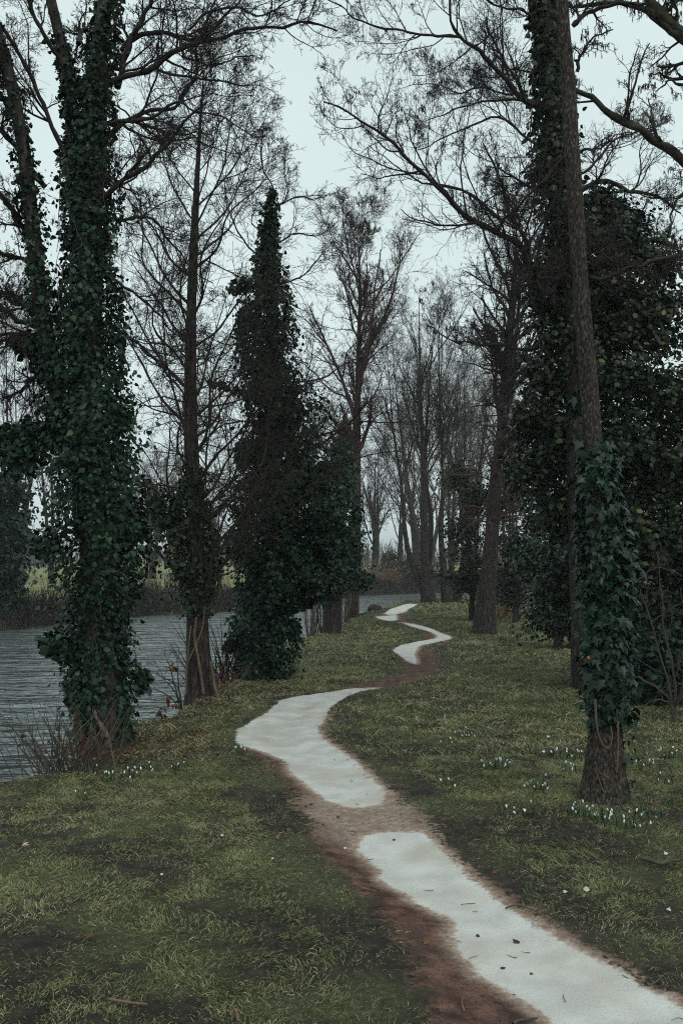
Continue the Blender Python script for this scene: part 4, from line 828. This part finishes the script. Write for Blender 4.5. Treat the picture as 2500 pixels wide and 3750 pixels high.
for (px, py, nf, sp, lab) in snow:
    nf = max(2, int(nf * .8))
    x, y = gp(px, py + 8); t = empty('snowdrop_clump', (x, y, hz(x, y)), lab, 'flowers', GS); p0 = A(*t.location)
    n = nf * 2 + 5; st = p0 + np.stack([rng.normal(size=n) * sp * .45, rng.normal(size=n) * sp * .4, 0 * rng.random(n) - .005], 1); h = rng.uniform(.05, .11, n); a = rng.random(n) * 2 * PI
    o = np.stack([np.cos(a), np.sin(a), 0 * a], 1); side = np.stack([-np.sin(a), np.cos(a), 0 * a], 1) * .0035
    mid = st + o * .015 + A(0, 0, 1) * (h * .6)[:, None]; tip = st + o * (h * .45)[:, None] + A(0, 0, 1) * (h * .95)[:, None]
    g = Geo(); V = np.stack([st - side, st + side, mid + side, mid - side, tip], 1); i = (np.arange(n) * 5)[:, None]; off = g.n
    g.add(V.reshape(-1, 3), i + np.array([[0, 1, 2, 3]]), np.repeat(rng.random(n), 5)); g.f.setdefault(3, []).append(off + i + np.array([[3, 2, 4]])); g.build('leaves', M_snow_leaf, t, smooth=False)
    fl = []
    for k in range(nf):
        b_ = p0 + A(rng.normal() * sp * .5, rng.normal() * sp * .35, 0); h_ = rng.uniform(.04, .11); a_ = rng.random() * 2 * PI; o_ = A(math.cos(a_), math.sin(a_), 0)
        q = np.array([b_, b_ + A(0, 0, h_ * .7) + o_ * .004, b_ + A(0, 0, h_) + o_ * .012, b_ + A(0, 0, h_ - .003) + o_ * .022, b_ + A(0, 0, h_ - .012) + o_ * .025]); g = Geo(); tubes(g, q, np.full(5, .0014), 4, .5); fl.append((q[-1], g.build('stalk', M_snow_leaf, t)))
    for e, st_o in fl:
        if bl0 is None: bl0 = blossom_mesh().build('blossom', M_petal, bl_anchor); b1_ = bl0
        else: b1_ = bl0.copy(); COL.objects.link(b1_)
        b1_.parent = st_o; b1_.location = e - p0; b1_.rotation_euler = (rng.normal() * .3, rng.normal() * .3, 0); s_ = rng.uniform(.7, 1.0); b1_.scale = (s_,) * 3

# ---------------------------------------------------------------- small things lying about
def stick(pts, r, label, m=M_twig_pale, z=.015, side=None):
    P = np.array([[*gp(a, b_), 0] for a, b_ in pts]); P[:, 2] = [hz(p[0], p[1]) + z + r for p in P]
    g = Geo(); Q = resample(P, 20); tubes(g, Q, np.linspace(r, r * .6, 20) * (1 + .1 * rng.normal(size=20)), 7, .6, rough=.2)
    return tag(g.build('stick', m), label, 'stick')
stick([(2344, 3150), (2380, 3158), (2415, 3168), (2450, 3160), (2488, 3158)], .012, 'thick crooked brown stick in the grass at the right edge')
stick([(1876, 3726), (1895, 3714), (1925, 3708), (1966, 3702)], .006, 'short pale stick on the mud at the lower path edge')
stick([(1825, 3748), (1838, 3715), (1830, 3690)], .004, 'curved thin stick standing off the mud at the bottom edge')
stick([(1700, 3700), (1690, 3660), (1702, 3630)], .003, 'fine reddish stalk lying on mud left of the lower path', M_reed)
stick([(1290, 3240), (1330, 3255), (1378, 3262)], .003, 'thin twig on mud beside the left edge of the middle path', M_reed)
stick([(2370, 3600), (2400, 3590), (2440, 3560), (2500, 3580)], .004, 'bent twig across the path edge at the lower right corner')
stick([(1850, 3315), (1890, 3310), (1950, 3330)], .004, 'thin brown twig on the right margin of the path')
stick([(400, 3690), (470, 3700), (540, 3705)], .005, 'broken brown stalk in the grass at the bottom left', M_reed)
stick([(840, 3740), (860, 3715), (875, 3760)], .005, 'pale forked straw in the grass at the bottom centre', M_reed)
stick([(1290, 2266), (1320, 2258), (1352, 2248)], .03, 'dark branch lying at the water edge beside the far path', M_twig)
def flat_leaf(px, py, s, label, m, cat='leaf', z=.012, tl=.5, name='fallen_leaf'):
    x, y = gp(px, py); g = Geo(); a = rng.random() * 2 * PI
    place_leaves(g, A([x, y, hz(x, y) + z]), A([.2 * rng.normal(), -.5, 1]), A([math.cos(a), math.sin(a), 0]), np.array([s]), np.array([tl]))
    return tag(g.build(name, m, smooth=False), label, cat)
M_black = mat('blackened_leaf', (.02, .013, .01), (.05, .03, .02), None, 20, .6)
flat_leaf(1902, 3420, .035, 'curled dark dead leaf in the middle of the lower path', M_black)
flat_leaf(1832, 3514, .022, 'small dark leaf scrap lower on the pale path', M_black)
flat_leaf(1755, 3396, .02, 'tiny brown leaf fleck on the left half of the lower path', M_black)
flat_leaf(1437, 3064, .018, 'tiny dark fleck near the rounded upper end of the lower path', M_black)
flat_leaf(1938, 3530, .02, 'small orange brown leaf fleck near the centre of the lower path', M_dead)
flat_leaf(2150, 3165, .02, 'small tan leaf in the grass right of the path', M_dead)
flat_leaf(1808, 3194, .025, 'small russet leaf at the right path margin', M_dead)
flat_leaf(88, 3090, .04, 'pale cream leaf in the grass at the left edge', mat('cream_leaf', (.4, .36, .27), (.5, .46, .36), None, 20, .7))
M_feather = mat('white_feather', (.35, .4, .4), (.55, .6, .6), None, 30, .7)
for px, py, s, lab in ((2145, 3247, .035, 'largest white feather scrap in the dark grass right of the path'), (2060, 3262, .022, 'small white feather left of the largest one'), (2443, 3133, .025, 'white feather beside the thick crooked stick'), (2446, 3335, .02, 'tiny white feather at the lower right edge'),
                       (815, 3069, .018, 'white petal in the grass midway left of the path'), (588, 3215, .018, 'tiny white petal low in the left grass'), (1258, 3104, .018, 'white petal on the mud left of the path'), (2010, 2710, .03, 'pale flat fungus cap up the right slope'), (1000, 3160, .014, 'tiny white fleck in the grass near the muddy margin')):
    flat_leaf(px, py, s, lab, M_feather, 'petal' if 'petal' in lab or 'fleck' in lab else ('fungus' if 'fungus' in lab else 'feather'), .02, name='petal' if 'petal' in lab or 'fleck' in lab else ('fungus_cap' if 'fungus' in lab else 'feather'))
# small stones at the path edge
for px, py, s, lab in ((2240, 3510, .014, 'small round stone at the right edge of the lower path'), (1880, 3606, .008, 'tiny pebble on the mud below the left path edge'), (1372, 2238, .22, 'dark rounded clod at the water edge by the far path')):
    x, y = gp(px, py); g = Geo(); u_, v_ = np.meshgrid(np.arange(12) / 12 * 2 * PI, np.linspace(.05, PI - .05, 8)); r = s * (1 + .2 * (vn(u_ * 2 + s * 99, v_ * 2) - .5))
    V = np.stack([x + r * np.sin(v_) * np.cos(u_), y + r * np.sin(v_) * np.sin(u_), hz(x, y) + s * .5 + r * .7 * np.cos(v_)], -1).reshape(-1, 3)
    F = np.array([[k * 12 + j, (k + 1) * 12 + j, (k + 1) * 12 + (j + 1) % 12, k * 12 + (j + 1) % 12] for k in range(7) for j in range(12)])
    g.add(V, F); tag(g.build('stone', M_bark if s > .1 else M_vine), lab, 'stone')

# ---------------------------------------------------------------- the damp winter air
bpy.ops.mesh.primitive_cube_add(size=1, location=(0, 0, 11.8)); hzo = bpy.context.object; hzo.name = 'haze'; hzo.scale = (7600, 7600, 27.6)
m = bpy.data.materials.new('damp_air'); m.use_nodes = True; t = m.node_tree; t.nodes.clear(); o = t.nodes.new('ShaderNodeOutputMaterial'); v = t.nodes.new('ShaderNodeVolumePrincipled')
v.inputs['Color'].default_value = (.9, .95, .96, 1); v.inputs['Density'].default_value = .0008; t.links.new(v.outputs[0], o.inputs['Volume']); hzo.data.materials.append(m)
tag(hzo, kind='stuff')
